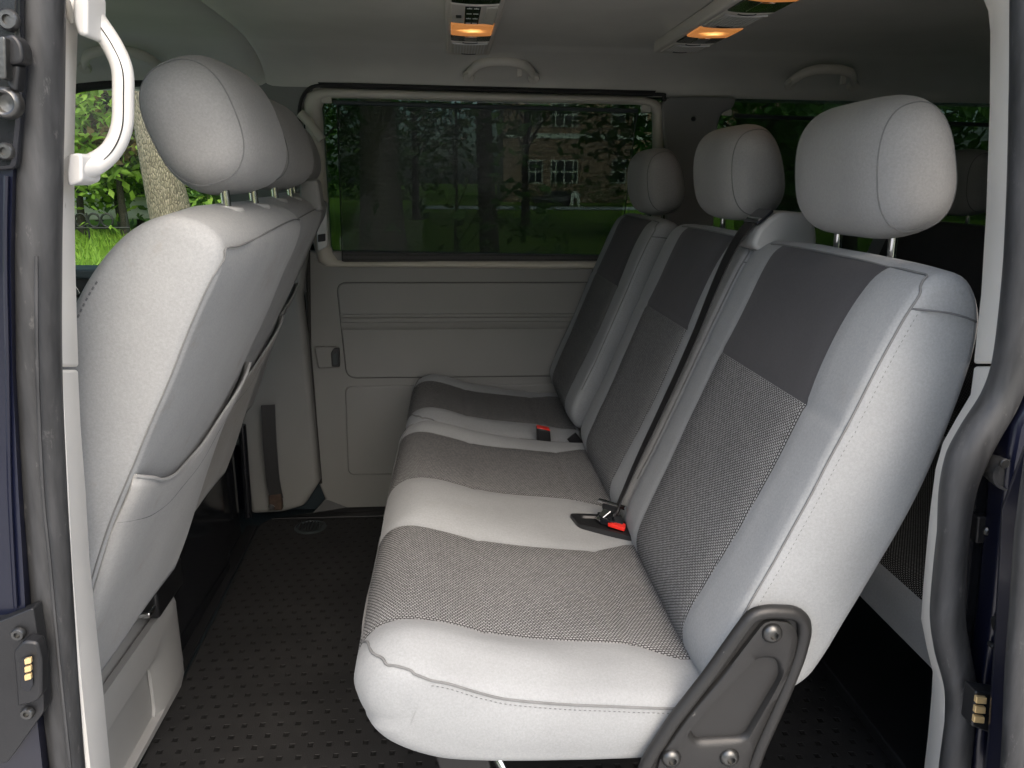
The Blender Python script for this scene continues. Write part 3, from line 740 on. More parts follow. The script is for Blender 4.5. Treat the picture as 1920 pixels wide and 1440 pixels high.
MB().box((-.615, 1.33, .255), (-.590, 1.48, .268)).build('spring_bar', M['chrome'], fs1, bevel=.003)
bb = MB(); bb.box((-1.02, 1.565, 0), (-.640, 1.99, .34)); bb.build('seat_base', M['black_gloss'], fs2, bevel=.012, bseg=3)
bb = MB(); bb.box((-1.02, 2.0, 0), (-.665, 2.20, .36)); bb.build('seat_base', M['black_gloss'], fs3, bevel=.012, bseg=3)
MB().tube([(-.640, 2.215, .36), (-.642, 2.205, .06)], .012, 12).build('belt_stalk_tube', M['black_gloss'], fs3)
# ---------------------------------------------------------------- van body
van = thing('van', (0, 1.5, 0), 'dark blue passenger van seen through its open side door, lined with grey trim', 'van')
# floor
MB().box((-2.3, .62, -.14), (2.25, 2.46, -.006)).build('floor_panel', M['blue_grey'], van, smooth=0)
MB().box((-2.3, .60, -.30), (2.25, .66, -.008)).build('sill', M['paint'], van, smooth=0)
fm = MB().prism(round_poly([(-.592, .70, -.004), (-.612, 1.75, -.004), (-.630, 2.27, -.004), (-.60, 2.315, -.004), (2.1, 2.33, -.004), (2.1, .70, -.004)], .03), (0, 0, .007))
fmo = fm.build('floor_mat', M['mat'], None, smooth=0, bevel=.002)
tag(fmo, 'black rubber floor mat with rows of small square dimples under the seats', 'floor mat')
MB().prism([(-.642, .80, .0), (-.594, .80, .0), (-.632, 2.26, .0), (-.668, 2.26, .0)], (0, 0, .006)).build('floor_edge_strip', M['black'], van, smooth=0, bevel=.002)
# drain grille in the floor
dr = az(582, 988, .004)
dm = MB().disc((dr.x, dr.y, .002), (0, 0, 1), .050, .006, 32, prof=[(1, 0), (1, .5), (.9, 1), (.80, 1), (.78, .2), (.02, .2)])
dg = dm.build('floor_vent', M['dash'], van, smooth=40)
sl = MB()
for k in range(-3, 4):
    w_ = .038*math.sqrt(max(0, 1-(k/3.7)**2)); sl.box((dr.x+k*.0105-.002, dr.y-w_, .003), (dr.x+k*.0105+.002, dr.y+w_, .0075))
sl.build('grille', M['black'], dg, smooth=0)
# outer skin
sk = MB()
sk.box((-.66, 2.41, -.30), (2.25, 2.46, .815)); sk.box((-.66, 2.40, .815), (-.38, 2.45, 1.46)); sk.box((.66, 2.36, .815), (.80, 2.41, 1.46)); sk.box((2.08, 2.36, .815), (2.25, 2.41, 1.46))
sk.box((-.66, 2.30, 1.345), (2.25, 2.40, 1.47))
sk.box((-2.1, 2.41, -.30), (-.66, 2.46, .78)); sk.box((-1.9, 2.31, 1.365), (-.66, 2.40, 1.47))
sk.build('side_wall', M['paint'], van, smooth=0)
sk = MB(); sk.box((.70, .585, -.30), (2.25, .625, .82)); sk.box((.70, .62, .82), (.86, .66, 1.46)); sk.box((2.05, .62, .82), (2.25, .66, 1.46)); sk.box((.70, .66, 1.345), (2.25, .70, 1.46))
sk.build('rear_quarter', M['paint'], van, smooth=0)
sk = MB(); sk.box((-1.75, .585, -.30), (-.62, .625, .80)); sk.box((-1.2, .66, 1.345), (-.40, .70, 1.47))
sk.build('front_door', M['paint'], van, smooth=0)
MB().prism([(-1.5, .66, .80), (-.62, .66, .80), (-.62, .70, 1.345), (-1.10, .70, 1.345)], (0, .004, 0)).build('door_glass', M['clear'], van, smooth=0)
MB().box((-1.75, .63, .05), (-.66, .69, .79)).build('door_lining', M['trim'], van, smooth=0, bevel=.01)
MB().prism([(-1.30, .66, 1.47), (2.25, .66, 1.47), (2.25, 2.40, 1.47), (-1.30, 2.40, 1.47)], (0, 0, .03)).build('roof', M['paint'], van, smooth=0, bevel=.02)
bk_ = MB(); bk_.box((2.18, .66, -.3), (2.23, 2.41, .85)); bk_.box((2.18, .66, .85), (2.23, .80, 1.47)); bk_.box((2.18, 2.27, .85), (2.23, 2.41, 1.47)); bk_.box((2.18, .80, 1.33), (2.23, 2.27, 1.47))
bk_.build('tailgate', M['paint'], van, smooth=0)
MB().box((2.195, .80, .85), (2.199, 2.27, 1.33)).build('rear_window', M['tint'], van, smooth=0)
MB().box((2.12, .70, .0), (2.175, 2.36, .82)).build('tailgate_lining', M['trim'], van, smooth=0, bevel=.01)
# nose: dashboard, bonnet, windscreen
MB().prism([(-1.35, .70, .84), (-1.35, 2.36, .84), (-2.15, 2.36, .90), (-2.15, .70, .90)], (0, 0, -.5)).build('dashboard', M['dash'], van, smooth=0, bevel=.04, bseg=4)
MB().prism([(-2.10, .60, -.25), (-2.75, .64, -.25), (-2.72, .66, .45), (-2.10, .62, .85)], (0, 1.82, 0)).build('bonnet', M['paint'], van, smooth=0, bevel=.05, bseg=4)
MB().prism([(-2.12, .72, .88), (-2.12, 2.36, .88), (-1.36, 2.30, 1.46), (-1.36, .76, 1.46)], (-.004, 0, -.004)).build('windscreen', M['clear'], van, smooth=0)
ap = MB()
for yy, y2 in ((.70, .72), (2.37, 2.33)): ap.tube([(-2.10, yy, .86), (-1.70, yy, 1.18), (-1.34, y2, 1.44)], .035, 10)
ap.build('windscreen_pillar', M['trim'], van)
# driver's door far side: sill, card, lever
p = [ay(*q, 2.31) for q in [(60, 503), (330, 507), (330, 530), (60, 530)]]
fd = MB().box((-2.05, 2.30, .26), (-.66, 2.40, .775)).build('far_door_card', M['doorcard'], van, smooth=0, bevel=.012)
MB().box((-2.05, 2.272, .795), (-.66, 2.40, .822)).build('window_ledge', M['dash'], fd, smooth=0, bevel=.006, bseg=3)
MB().box((-2.05, 2.286, .765), (-.66, 2.36, .7945)).build('ledge_gap', M['black'], fd, smooth=0)
lv = ay(143, 548, 2.285)
MB().prism(round_poly([ay(*q, 2.288) for q in [(132, 520), (146, 530), (158, 548), (154, 557), (130, 560)]], .006), (0, .012, 0)).build('lever_recess', M['black'], fd, bevel=.002)
MB().prism(round_poly([ay(*q, 2.278) for q in [(136, 532), (142, 536), (151, 551), (136, 555)]], .004), (0, .008, 0)).build('lever', M['chrome'], fd, bevel=.002)
MB().tube([ay(*q, 2.27) for q in [(172, 537), (190, 545), (186, 560)]], .008, 8).build('pull_strap', M['dash'], fd)
MB().prism([(-1.95, 2.37, .82), (-.72, 2.37, .82), (-.72, 2.30, 1.37), (-1.45, 2.30, 1.37)], (0, .004, 0)).build('far_door_glass', M['clear'], van, smooth=0)
MB().tube([ay(*q, 2.29) for q in [(60, 215), (110, 178), (150, 164), (210, 157), (330, 150), (430, 150)]], .012, 8).build('door_seal', M['groove'], van)
# ---- far side: sliding-door lining
YW = 2.36
def W(px, py, Y=YW): return ay(px, py, Y)
left = [(566, 470), (574, 600), (586, 760), (598, 908), (612, 942), (636, 962)]
pts = [W(*q) for q in left]+[V((2.14, YW, .012)), V((2.14, YW, .838))]+[]
dl = MB().prism(pts, (0, .04, 0)).build('door_lining', M['trim'], van, smooth=0, bevel=.008, bseg=3)
def panel(out, Y, th, name, mat, parent, r=.02, bevel=.004):
    return MB().prism(round_poly([ay(*q, Y) if len(q) == 2 else V(q) for q in out], r, 5), (0, th, 0)).build(name, mat, parent, smooth=40, bevel=bevel, bseg=3)
xr = 2.0; zt, zb = W(850, 528).z, W(850, 708).z; xl = W(633, 600).x
gp = MB().prism(round_poly([(xl+.001, YW-.0012, zt-.001), (xr+.001, YW-.0012, zt-.001), (xr+.001, YW-.0012, zb+.001), (xl+.018, YW-.0012, zb+.001)], .035, 6), (0, .01, 0)); gp.build('panel_gap', M['groove'], dl)
ip = MB().prism(round_poly([(xl+.003, YW-.006, zt-.003), (xr, YW-.006, zt-.003), (xr, YW-.006, zb+.003), (xl+.020, YW-.006, zb+.003)], .032, 6), (0, .02, 0)); ipo = ip.build('inset_panel', M['trim'], dl, smooth=40, bevel=.004, bseg=3)
for zz, h in ((W(850, 590).z, .010), (W(850, 607).z, .017)):
    MB().loft([[V((x, YW-.006, zz-h)), V((x, YW-.0105, zz-h*.5)), V((x, YW-.011, zz+h*.35)), V((x, YW-.006, zz+h*.5))] for x in (xl+.012, xr-.01)]).build('rib', M['trim'], ipo, smooth=30)
lp = MB().prism(round_poly([W(646, 724, YW-.0045), V((xr, YW-.0045, W(646, 724).z)), V((xr, YW-.0045, W(660, 892).z)), W(652, 892, YW-.0045)], .025, 5), (0, .02, 0)); lp.build('lower_panel', M['trim'], dl, smooth=40, bevel=.006, bseg=3)
lb = MB().prism(round_poly([W(588, 651, 2.345), W(632, 650, 2.345), W(637, 690, 2.345), W(596, 692, 2.345)], .010), (0, .03, 0)); lbo = lb.build('latch_box', M['trim'], dl, smooth=40, bevel=.006, bseg=3)
MB().prism(round_poly([W(620, 662, 2.339), W(626, 653, 2.339), W(636, 653, 2.339), W(637, 688, 2.339), W(622, 688, 2.339)], .004), (0, .012, 0)).build('latch_handle', M['black'], lbo, smooth=40, bevel=.002)
MB().prism(round_poly([W(624, 667, 2.334), W(632, 660, 2.334), W(633, 683, 2.334), W(625, 684, 2.334)], .003), (0, .008, 0)).build('latch_lever', M['dash'], lbo, smooth=40, bevel=.0015)
# floor-level dark step strip at the door
MB().prism([(-.60, 2.30, .003), (-.47, 2.34, .003), (-.43, 2.355, .045), (-.36, 2.355, .012), (2.1, 2.35, .012), (2.1, 2.30, .004)], (0, 0, .006)).build('step_strip', M['black'], van, smooth=0, bevel=.002)
MB().box((-.66, 2.385, .0), (-.30, 2.405, .30)).build('step_panel', M['blue_grey'], van, smooth=0)
# window of the far sliding door
def ringplate(outer, inner, th, name, mat, parent, round_=.02, lift=.012, ri=None):
    Nn = 120
    o = resample(round_poly(outer, round_, 6), Nn); i = resample(round_poly(inner, ri or round_*.7, 6), Nn)
    k0 = min(range(Nn), key=lambda k: (i[k]-o[0]).length); i = i[k0:]+i[:k0]
    nrm = V((0, -1, -.17)).normalized()
    mb = MB().loft([[p-nrm*th for p in o], [p for p in o], [p.lerp(q, .22)+nrm*lift*.8 for p, q in zip(o, i)], [p.lerp(q, .5)+nrm*lift for p, q in zip(o, i)], [p.lerp(q, .8)+nrm*lift*.75 for p, q in zip(o, i)], [q for q in i], [q-nrm*th for q in i]], cap=False)
    return mb.build(name, mat, parent, smooth=50)
win = MB().prism([awin(*q, .018) for q in [(575, 150), (1265, 165), (1250, 505), (585, 505)]], (0, .004, 0)).build('side_window', M['tint'], van, smooth=0)
wo = [awin(*q) for q in [(569, 176), (600, 165), (1215, 182), (1243, 192), (1248, 330), (1235, 506), (598, 500), (584, 440)]]
wi = [awin(*q) for q in [(602, 196), (610, 184), (1205, 197), (1226, 205), (1226, 330), (1200, 489), (632, 490), (619, 470)]]
ringplate(wo, wi, .03, 'window_frame', M['handle_grey'], win, .025, .014)  # paler handle plastic puts the light the frame catches into its colour
MB().tube(smooth_path([awin(*q, -.002) for q in [(560, 250), (562, 200), (574, 172), (602, 160), (700, 160), (900, 168), (1215, 176), (1244, 185), (1254, 215), (1254, 330)]], 5), .0048, 8).build('frame_seal', M['groove'], win)
dk = MB().prism([awin(*q, .004) for q in [(596, 154), (1230, 170), (1225, 180), (600, 164)]], (0, .01, 0)); dk.build('header_gap', M['groove'], van, smooth=0)
MB().tube([awin(*q, .002) for q in [(640, 492), (1230, 494)]], .006, 8).build('glass_seal', M['black'], win)
# rear quarter window
win2 = MB().prism([awin(*q, .018) for q in [(1320, 160), (1990, 180), (1990, 520), (1330, 520)]], (0, .004, 0)).build('quarter_window', M['tint'], van, smooth=0)
q0, q1, q2, q3 = awin(1362, 500, .0), awin(1990, 500, 0), awin(1990, 222, 0), awin(1352, 206, 0)
MB().prism([awin(*q, .002) for q in [(1240, 500), (1990, 505), (1990, 520), (1240, 520)]], (0, .02, 0)).build('quarter_sill', M['trim'], van, smooth=0)
# sun blinds
def blind(corners, bar, clips, label, rod):
    c = [awin(*q, -.004) for q in corners]
    o = thing('roller_blind', (c[0]+c[1])/2, label, 'window blind', 'pull-up window blinds')
    me = MB(); n = 12
    rows = [[c[0].lerp(c[1], a/n).lerp(c[3].lerp(c[2], a/n), b/6) for b in range(7)] for a in range(n+1)]
    me.add([p for r in rows for p in r], [(a*7+b, a*7+b+1, (a+1)*7+b+1, (a+1)*7+b) for a in range(n) for b in range(6)])
    me.build('mesh_screen', M['blind'], o, smooth=0, recalc=False)
    b0, b1 = (awin(*q, -.008) for q in bar); MB().tube([b0, b1], .0062, 12).build('top_bar', M['dash'], o)
    for q in clips:
        p = awin(*q, -.010); MB().prism(round_poly([p+V((-.014, 0, -.010)), p+V((.014, 0, -.010)), p+V((.014, 0, .006)), p+V((-.004, 0, .012)), p+V((-.014, 0, .010))], .004), (0, .012, 0)).build('clip', M['handle_grey'], o, bevel=.002)
    for q in rod: MB().tube([awin(*a, -.005) for a in q], .0016, 6).build('edge_wire', M['black'], o)
    return o
blind([(632, 196), (1194, 213), (1152, 490), (642, 490)], [(625, 192), (1196, 208)], [(612, 186), (1212, 204)], 'dark mesh blind pulled up over the big far side window', [[(632, 196), (642, 490)], [(1194, 213), (1160, 490)]])
blind([(1380, 222), (1900, 240), (1890, 500), (1374, 500)], [(1376, 217), (1900, 236)], [(1364, 210)], 'very dark mesh blind over the rear quarter window behind the headrests', [])
# far B pillar trim with belt adjuster
bp_ = MB().prism([ay(*q, 2.285) for q in [(420, 150), (596, 150), (610, 158), (582, 170), (566, 205), (562, 300), (575, 480), (420, 480)]], (0, .05, 0)).build('pillar_trim', M['trim'], van, smooth=40, bevel=.008, bseg=3)
lowp = [(575, 470), (565, 560), (574, 640), (584, 760), (598, 906), (570, 950), (528, 962), (470, 965), (420, 700), (430, 480)]
MB().prism([ay(*q, 2.30) for q in lowp], (0, .06, 0)).build('lower_pillar_trim', M['trim'], van, smooth=40, bevel=.016, bseg=4)
MB().tube([awin(*q, -.006) for q in [(580, 300), (578, 480)]]+[ay(*q, 2.352) for q in [(578, 500), (580, 650), (592, 800), (601, 906)]], .006, 8).build('trim_gap', M['groove'], van)
aj = MB().tube([ay(*q, 2.26) for q in [(562, 212), (578, 228), (604, 262)]], .013, 10, sq=.6).build('belt_adjuster', M['handle_grey'], bp_, smooth=60)
MB().prism(round_poly([ay(*q, 2.275) for q in [(590, 380), (612, 378), (615, 462), (596, 472)]], .01), (0, .03, 0)).build('belt_cover', M['handle'], bp_, smooth=40, bevel=.006)
MB().prism(round_poly([ay(*q, 2.270) for q in [(596, 440), (610, 438), (610, 452), (596, 454)]], .003), (0, .006, 0)).build('belt_slot', M['black'], bp_)
fb_ = thing('front_belt', ay(512, 900, 2.2), 'dark slack belt hanging by the far pillar behind the front seats', 'seat belt')
ws = MB(); ws.loft([[p+V((-.02, 0, 0)), p+V((.02, .006, 0)), p+V((.02, .009, 0)), p+V((-.02, .003, 0))] for p in smooth_path([ay(*q, 2.24) for q in [(502, 760), (505, 830), (511, 900), (518, 935)]], 4)]); ws.build('webbing', M['black'], fb_)
MB().box(tuple(ay(517, 955, 2.25)-V((.018, .01, .0))), tuple(ay(517, 955, 2.25)+V((.022, .014, .055)))).build('anchor', M['rust'], fb_, bevel=.004)
MB().disc(ay(510, 950, 2.235), (0, -1, 0), .010, .006, 12).build('anchor_bolt', M['chrome'], fb_)
# far C pillar trim with screw
cp = MB().prism(round_poly([ay(*q, 2.27) for q in [(1238, 200), (1252, 182), (1300, 180), (1368, 181), (1382, 184), (1374, 204), (1352, 214), (1346, 238), (1335, 520), (1240, 520), (1256, 340)]], .012, 4), (0, .05, 0)).build('pillar_trim', M['trim'], van, smooth=40, bevel=.010, bseg=3)
MB().disc(ay(1300, 223, 2.269), (0, -1, 0), .0065, .003, 16).build('screw', M['black'], cp)
# ---- headliner
HP = [(.73, 1.30), (.76, 1.345), (.82, 1.385), (.95, 1.412), (1.25, 1.424), (1.85, 1.424), (2.06, 1.417), (2.15, 1.405), (2.22, 1.385), (2.268, 1.356), (2.292, 1.325), (2.33, 1.318)]
hp = smooth_path([V((0, y, z)) for y, z in HP], 5)
def liner(x0, x1, name, l0, l1):
    xs = [x0, x0+.006, x0+.02, x0+.05]+[x0+.05+(x1-.05-x0-.05)*k/10 for k in range(1, 10)]+[x1-.05, x1-.02, x1-.006, x1]
    mb = MB(); rows = []
    for k, x in enumerate(xs):
        up = (l0*(1-k/3)**2 if k < 3 else 0)+(l1*(1-(len(xs)-1-k)/3)**2 if k > len(xs)-4 else 0)
        crown = .004*math.cos((x-.3)*.9)
        rows.append([V((x, p.y, p.z+up+crown*(1 if .9 < p.y < 2.1 else 0))) for p in hp])
    m_ = len(hp); mb.add([p for r in rows for p in r], [(a*m_+b, a*m_+b+1, (a+1)*m_+b+1, (a+1)*m_+b) for a in range(len(xs)-1) for b in range(m_-1)])
    return mb.build(name, M['headliner'], van, smooth=60)
liner(-.515, 2.18, 'headliner', .014, 0)
liner(-1.36, -.505, 'cab_headliner', 0, .022)
# header trim over the open doorway and rear door-corner trim are in the near door frame below
# ---------------------------------------------------------------- roof lamp consoles
def arcstrip(x0, x1, ya, yb, bul, n=10):
    a = [V((x0+(x1-x0)*k/n, ya+bul*(1-(2*k/n-1)**2), 0)) for k in range(n+1)]
    b = [V((x1-(x1-x0)*k/n, yb+bul*(1-(1-2*k/n)**2), 0)) for k in range(n+1)]
    return a+b
def slab(mb, out, z0, z1): mb.prism([V((p.x, p.y, z0)) for p in out], (0, 0, z1-z0)); return mb
def console(x0, x1, y0, y1, label, segs):
    o = thing('lamp_console', ((x0+x1)/2, (y0+y1)/2, 1.40), label, 'ceiling lamp', 'lamp consoles on the headliner')
    Z = 1.4
    h = slab(MB(), arcstrip(x0, x1, y0, y1, .010), Z, 1.428).build('housing', M['vent'], o, smooth=40, bevel=.005, bseg=3)
    xa, xb = x0+.011, x1-.011
    for (kind, ya, yb) in segs:
        b_ = .012
        if kind == 'lamp':
            slab(MB(), arcstrip(xa, xb, ya, yb, b_), Z-.0045, Z+.004).build('lens', M['lamp'], o, smooth=40, bevel=.003, bseg=3, origin=((x0+x1)/2, (ya+yb)/2+.008, Z))
        elif kind == 'off':
            q = slab(MB(), arcstrip(xa, xb, ya, yb, b_), Z-.003, Z+.004).build('reading_lens', M['lamp_off'], o, smooth=40, bevel=.002)
            slab(MB(), arcstrip((xa+xb)/2-.014, (xa+xb)/2+.014, ya+.012, yb-.008, .004), Z-.005, Z-.002).build('reflector', M['chrome'], q, bevel=.001)
        elif kind == 'vent':
            v = slab(MB(), arcstrip(xa, xb, ya, yb, b_), Z-.003, Z+.004).build('air_vent', M['vent'], o, smooth=40, bevel=.002)
            n = 11
            s_ = MB()
            for k in range(n):
                x = xa+.010+(xb-xa-.020)*k/(n-1); bu = b_*(1-(2*(x-xa)/(xb-xa)-1)**2)
                s_.box((x-.0012, ya+bu+.022, Z-.0046), (x+.0012, yb+bu-.028, Z-.003))
            s_.build('slats', M['handle'], v, smooth=0)
            g_ = MB()
            for (yy) in (ya+.010, yb-.012): slab(g_, arcstrip((xa+xb)/2-.018, (xa+xb)/2+.018, yy, yy+.006, .008), Z-.0042, Z-.0025)
            g_.build('thumb_slot', M['black'], v, smooth=0)
            slab(MB(), arcstrip(xa+.004, xb-.004, ya+.014, ya+.019, b_), Z-.0058, Z-.002).build('rim', M['handle'], v, smooth=0, bevel=.001)
        elif kind == 'panel':
            v = slab(MB(), arcstrip(xa, xb, ya, yb, b_), Z-.003, Z+.004).build('control_panel', M['vent'], o, smooth=40, bevel=.002)
            t0 = xa+.010
            MB().box((t0, (ya+yb)/2+.012, Z-.0045), (t0+.011, (ya+yb)/2+.034, Z-.002)).build('switch', M['black'], v, bevel=.001)
            kp = MB(); kx0, kx1, ky0, ky1 = t0+.017, t0+.047, ya+.020, yb+.004
            kp.box((kx0, ky0, Z-.0045), (kx1, ky1, Z-.002)); kpo = kp.build('keypad', M['black_gloss'], v, bevel=.001)
            mk = MB()
            for r_ in range(4):
                yy = ky0+.010+(ky1-ky0-.02)*r_/3
                for cx in (kx0+.0085, kx1-.0085):
                    mk.box((cx-.0050, yy-.0012, Z-.0052), (cx+.0050, yy+.0012, Z-.0045))
                    if r_ % 2 == 0: mk.box((cx-.0010, yy-.0050, Z-.0053), (cx+.0010, yy-.0012, Z-.0046))
            mk.build('key_marks', M['mark'], kpo, smooth=0)
            slab(MB(), [V((kx1+.010, ya+.024, 0)), V((xb-.002, ya+.012, 0)), V((xb-.002, yb+.006, 0)), V((kx1+.010, yb-.004, 0))], Z-.0055, Z-.001).build('grip_recess', M['handle_grey'], v, bevel=.002)
        elif kind == 'dark':
            slab(MB(), arcstrip(xa, xb, ya, yb, b_), Z-.003, Z+.004).build('display_glass', M['black_gloss'], o, smooth=40, bevel=.002)
    return o
console(-.007, .106, 1.20, 2.115, 'lit roof lamp console above the far window, with black keypad and amber lens', [
    ('vent', 1.905, 2.085), ('off', 1.828, 1.895), ('lamp', 1.700, 1.820), ('panel', 1.52, 1.690), ('dark', 1.36, 1.51), ('vent', 1.21, 1.35)])
console(.516, .632, 1.10, 2.015, 'lit roof lamp console nearest the rear, slanting away with two amber lenses', [
    ('vent', 1.86, 1.985), ('off', 1.775, 1.85), ('lamp', 1.675, 1.770), ('vent', 1.525, 1.667), ('off', 1.425, 1.517), ('lamp', 1.30, 1.420), ('vent', 1.12, 1.29)])
# ---------------------------------------------------------------- grab handles
def roof_handle(c, w, label, mat, hook=True):
    c = V(c); o = thing('grab_handle', c, label, 'grab handle', 'roof grab handles')
    pts = [(-w, .020, -.030), (-w*.93, .004, -.020), (-w*.70, -.022, -.003), (-w*.35, -.034, .005), (0, -.036, .006), (w*.35, -.034, .005), (w*.70, -.022, -.003), (w*.93, .004, -.020), (w, .020, -.030)]
    MB().tube(smooth_path([c+V(p) for p in pts], 6), [.0135]*49, 12, sq=.72, up=(0, 0, 1)).build('grip', mat, o, smooth=60)
    for s_ in (-1, 1): MB().disc(c+V((s_*w*.96, .012, -.026)), (0, -.75, -.66), .0165, .012, 16).build('end_cap', mat, o)
    if hook: MB().prism(round_poly([c+V(p) for p in [(w*.44, -.018, -.030), (w*.60, -.018, -.030), (w*.60, -.018, -.006), (w*.44, -.018, -.006)]], .003), (0, .01, .0)).build('coat_hook', mat, o, bevel=.003)
    return o
roof_handle((.143, 2.205, 1.388), .094, 'grey grab handle below the roof lamp console, above the big window', M['handle_grey'])
roof_handle((1.035, 2.145, 1.378), .095, 'dim grab handle on the dark roof edge at the rear, above the rear window', M['handle_grey'])
roof_handle((-.85, 2.16, 1.385), .098, 'grey roof grab handle at the front, above the front door window', M['handle_grey'], False)
# ---------------------------------------------------------------- near door frame
def strip(cols, ydepth, name, mat, parent, bevel=.003, back=(.0, .07)):
    """cols: rows of (py, xl, xr); a face leaning from the front edge (left/right) into the van"""
    rings = []
    for (py, xl_, xr_, yl, yr) in cols:
        a, b = ay(xl_, py, yl), ay(xr_, py, yr)
        sx = -1 if (a.x+b.x) < 0 else 1
        da, db = (a-CAM).normalized(), (b-CAM).normalized()
        rings.append([a, b, b+db*ydepth+V((sx*.006, 0, 0)), a+da*ydepth+V((sx*.006, 0, 0))])
    return MB().loft(rings).build(name, mat, parent, smooth=40, bevel=bevel, bseg=3)
strip([(-60, 112, 150, .690, .735), (0, 111, 148, .690, .735), (170, 109, 142, .688, .735), (300, 108, 139, .686, .735), (480, 107, 141, .684, .735), (600, 109, 144, .682, .735), (688, 111, 147, .680, .735)], .03, 'pillar_trim', M['trim_light'], van)
strip([(693, 110, 146, .680, .735), (800, 114, 151, .678, .735), (915, 120, 160, .676, .735), (1050, 127, 168, .672, .735), (1180, 136, 181, .670, .735), (1290, 145, 193, .668, .735), (1440, 160, 207, .664, .735), (1560, 173, 220, .66, .735)], .03, 'lower_pillar_trim', M['trim_light'], van)
# bright edge lip in front of the lower trim
MB().tube([ay(x, y, .668) for y, x in ((705, 110), (915, 121), (1050, 128), (1180, 138), (1290, 147), (1440, 163), (1560, 176))], .0035, 8).build('trim_edge', M['trim_light'], van)
# seals
def seal(pp, name, parent, Y, squash=.8, seg=18):
    path = smooth_path([ay(x, y, Y) for y, x, w in pp], 5); ws_ = []
    m_ = len(pp)
    for i in range(m_-1):
        for k in range(5): ws_.append((pp[i][2]+(pp[i+1][2]-pp[i][2])*k/5)/1400*Y*.5)
    ws_.append(pp[-1][2]/1400*Y*.5)
    return MB().tube(path, ws_, seg, sq=squash, up=(0, 1, 0)).build(name, M['rubber'], parent, smooth=60) if False else MB().tube(path, ws_, seg, up=(1, 0, 0)).build(name, M['rubber'], parent, smooth=60)
seal([(-60, 75, 74), (0, 75, 74), (170, 73, 76), (340, 70, 78), (480, 69, 78), (690, 70, 80), (915, 82, 78), (1050, 92, 76), (1180, 102, 74), (1290, 112, 70), (1440, 127, 66), (1560, 142, 62)], 'door_seal', van, .655)
MB().tube(smooth_path([ay(x, y, .634) for y, x in ((480, 68), (690, 70), (915, 80), (1050, 93), (1180, 105), (1290, 116), (1440, 132))], 5), .0016, 6).build('seal_ridge', M['rubber'], van)
# painted body edge, left
bl = [(y, x) for y, x in ((-80, 44), (320, 38), (480, 34), (690, 37), (915, 48), (1150, 62), (1300, 78), (1500, 100))]
mbx = MB().loft([[ay(-260, y, .640), ay(x-14, y, .632), ay(x, y, .645), ay(x+14, y, .700), ay(-260, y, .72)] for y, x in bl]); mbx.build('body_pillar', M['paint'], van, smooth=50)
MB().tube(smooth_path([ay(x, y, .630) for y, x in ((330, 12), (480, 10), (690, 14), (915, 18), (1100, 27), (1140, 30))], 4), .0018, 6).build('body_crease', M['paint'], van)
# lock striker group, top left
lk = MB().prism(round_poly([ay(*q, .628) for q in [(-60, -60), (36, -60), (35, 60), (44, 120), (36, 230), (28, 318), (-60, 322)]], .006), (0, .010, 0)).build('lock_plate', M['black_gloss'], van, bevel=.003)
for (px, py, r) in ((18, 38, .0078), (12, 284, .0066)):
    MB().disc(ay(px, py, .627), (0, -1, 0), r, .004, 20, prof=[(1, 0), (1, .5), (.8, 1), (.45, 1), (.42, .4), (.02, .4)]).build('screw', M['bolt'], lk, smooth=40)
MB().prism(round_poly([ay(*q, .612) for q in [(0, 70), (24, 62), (40, 82), (44, 118), (12, 122), (0, 118)]], .005), (0, .015, 0)).build('latch_block', M['black'], lk, bevel=.004, bseg=3)
MB().prism(round_poly([ay(*q, .606) for q in [(-4, 68), (9, 68), (11, 148), (-4, 148)]], .002), (0, .012, 0)).build('latch_blade', M['bolt'], lk, bevel=.001)
MB().prism(round_poly([ay(*q, .615) for q in [(10, 122), (36, 120), (30, 172), (14, 165)]], .004), (0, .012, 0)).build('latch_tail', M['black'], lk, bevel=.003)
MB().disc(ay(17, 194, .622), (0, -1, 0), .0115, .009, 28, prof=[(1, 0), (1, .5), (.9, .9), (.75, 1), (.62, .9), (.55, .2), (.02, .1)]).build('guide_socket', M['bolt'], lk, smooth=50)
# contact block, lower left
cbp = [(-60, 1172), (0, 1165), (62, 1140), (80, 1265), (82, 1335), (14, 1430), (-60, 1440)]
cb = MB().prism(round_poly([ay(*q, .622) for q in cbp], .003), (0, .014, 0)).build('contact_plate', M['black'], van, bevel=.003)
MB().prism(round_poly([ay(*q, .610) for q in [(24, 1222), (44, 1202), (70, 1205), (78, 1240), (78, 1305), (66, 1318), (32, 1326), (30, 1290)]], .004), (0, .013, 0)).build('contact_housing', M['black'], cb, bevel=.0025)
MB().prism(round_poly([ay(*q, .6085) for q in [(38, 1236), (58, 1228), (62, 1285), (52, 1298), (40, 1290)]], .003), (0, .003, 0)).build('contact_slot', M['black_gloss'], cb)
for k in range(3):
    MB().prism(round_poly([ay(*q, .6055) for q in [(45, 1237+k*15), (57, 1234+k*15), (58, 1244+k*15), (46, 1247+k*15)]], .0008), (0, .003, 0)).build('contact', M['brass'], cb, bevel=.0006)
for (px, py) in ((36, 1187), (53, 1335)):
    MB().disc(ay(px, py, .6205), (0, -1, 0), .0062, .004, 18, prof=[(1, 0), (1, .5), (.8, 1), (.45, 1), (.42, .4), (.02, .4)]).build('screw', M['bolt'], cb, smooth=40)
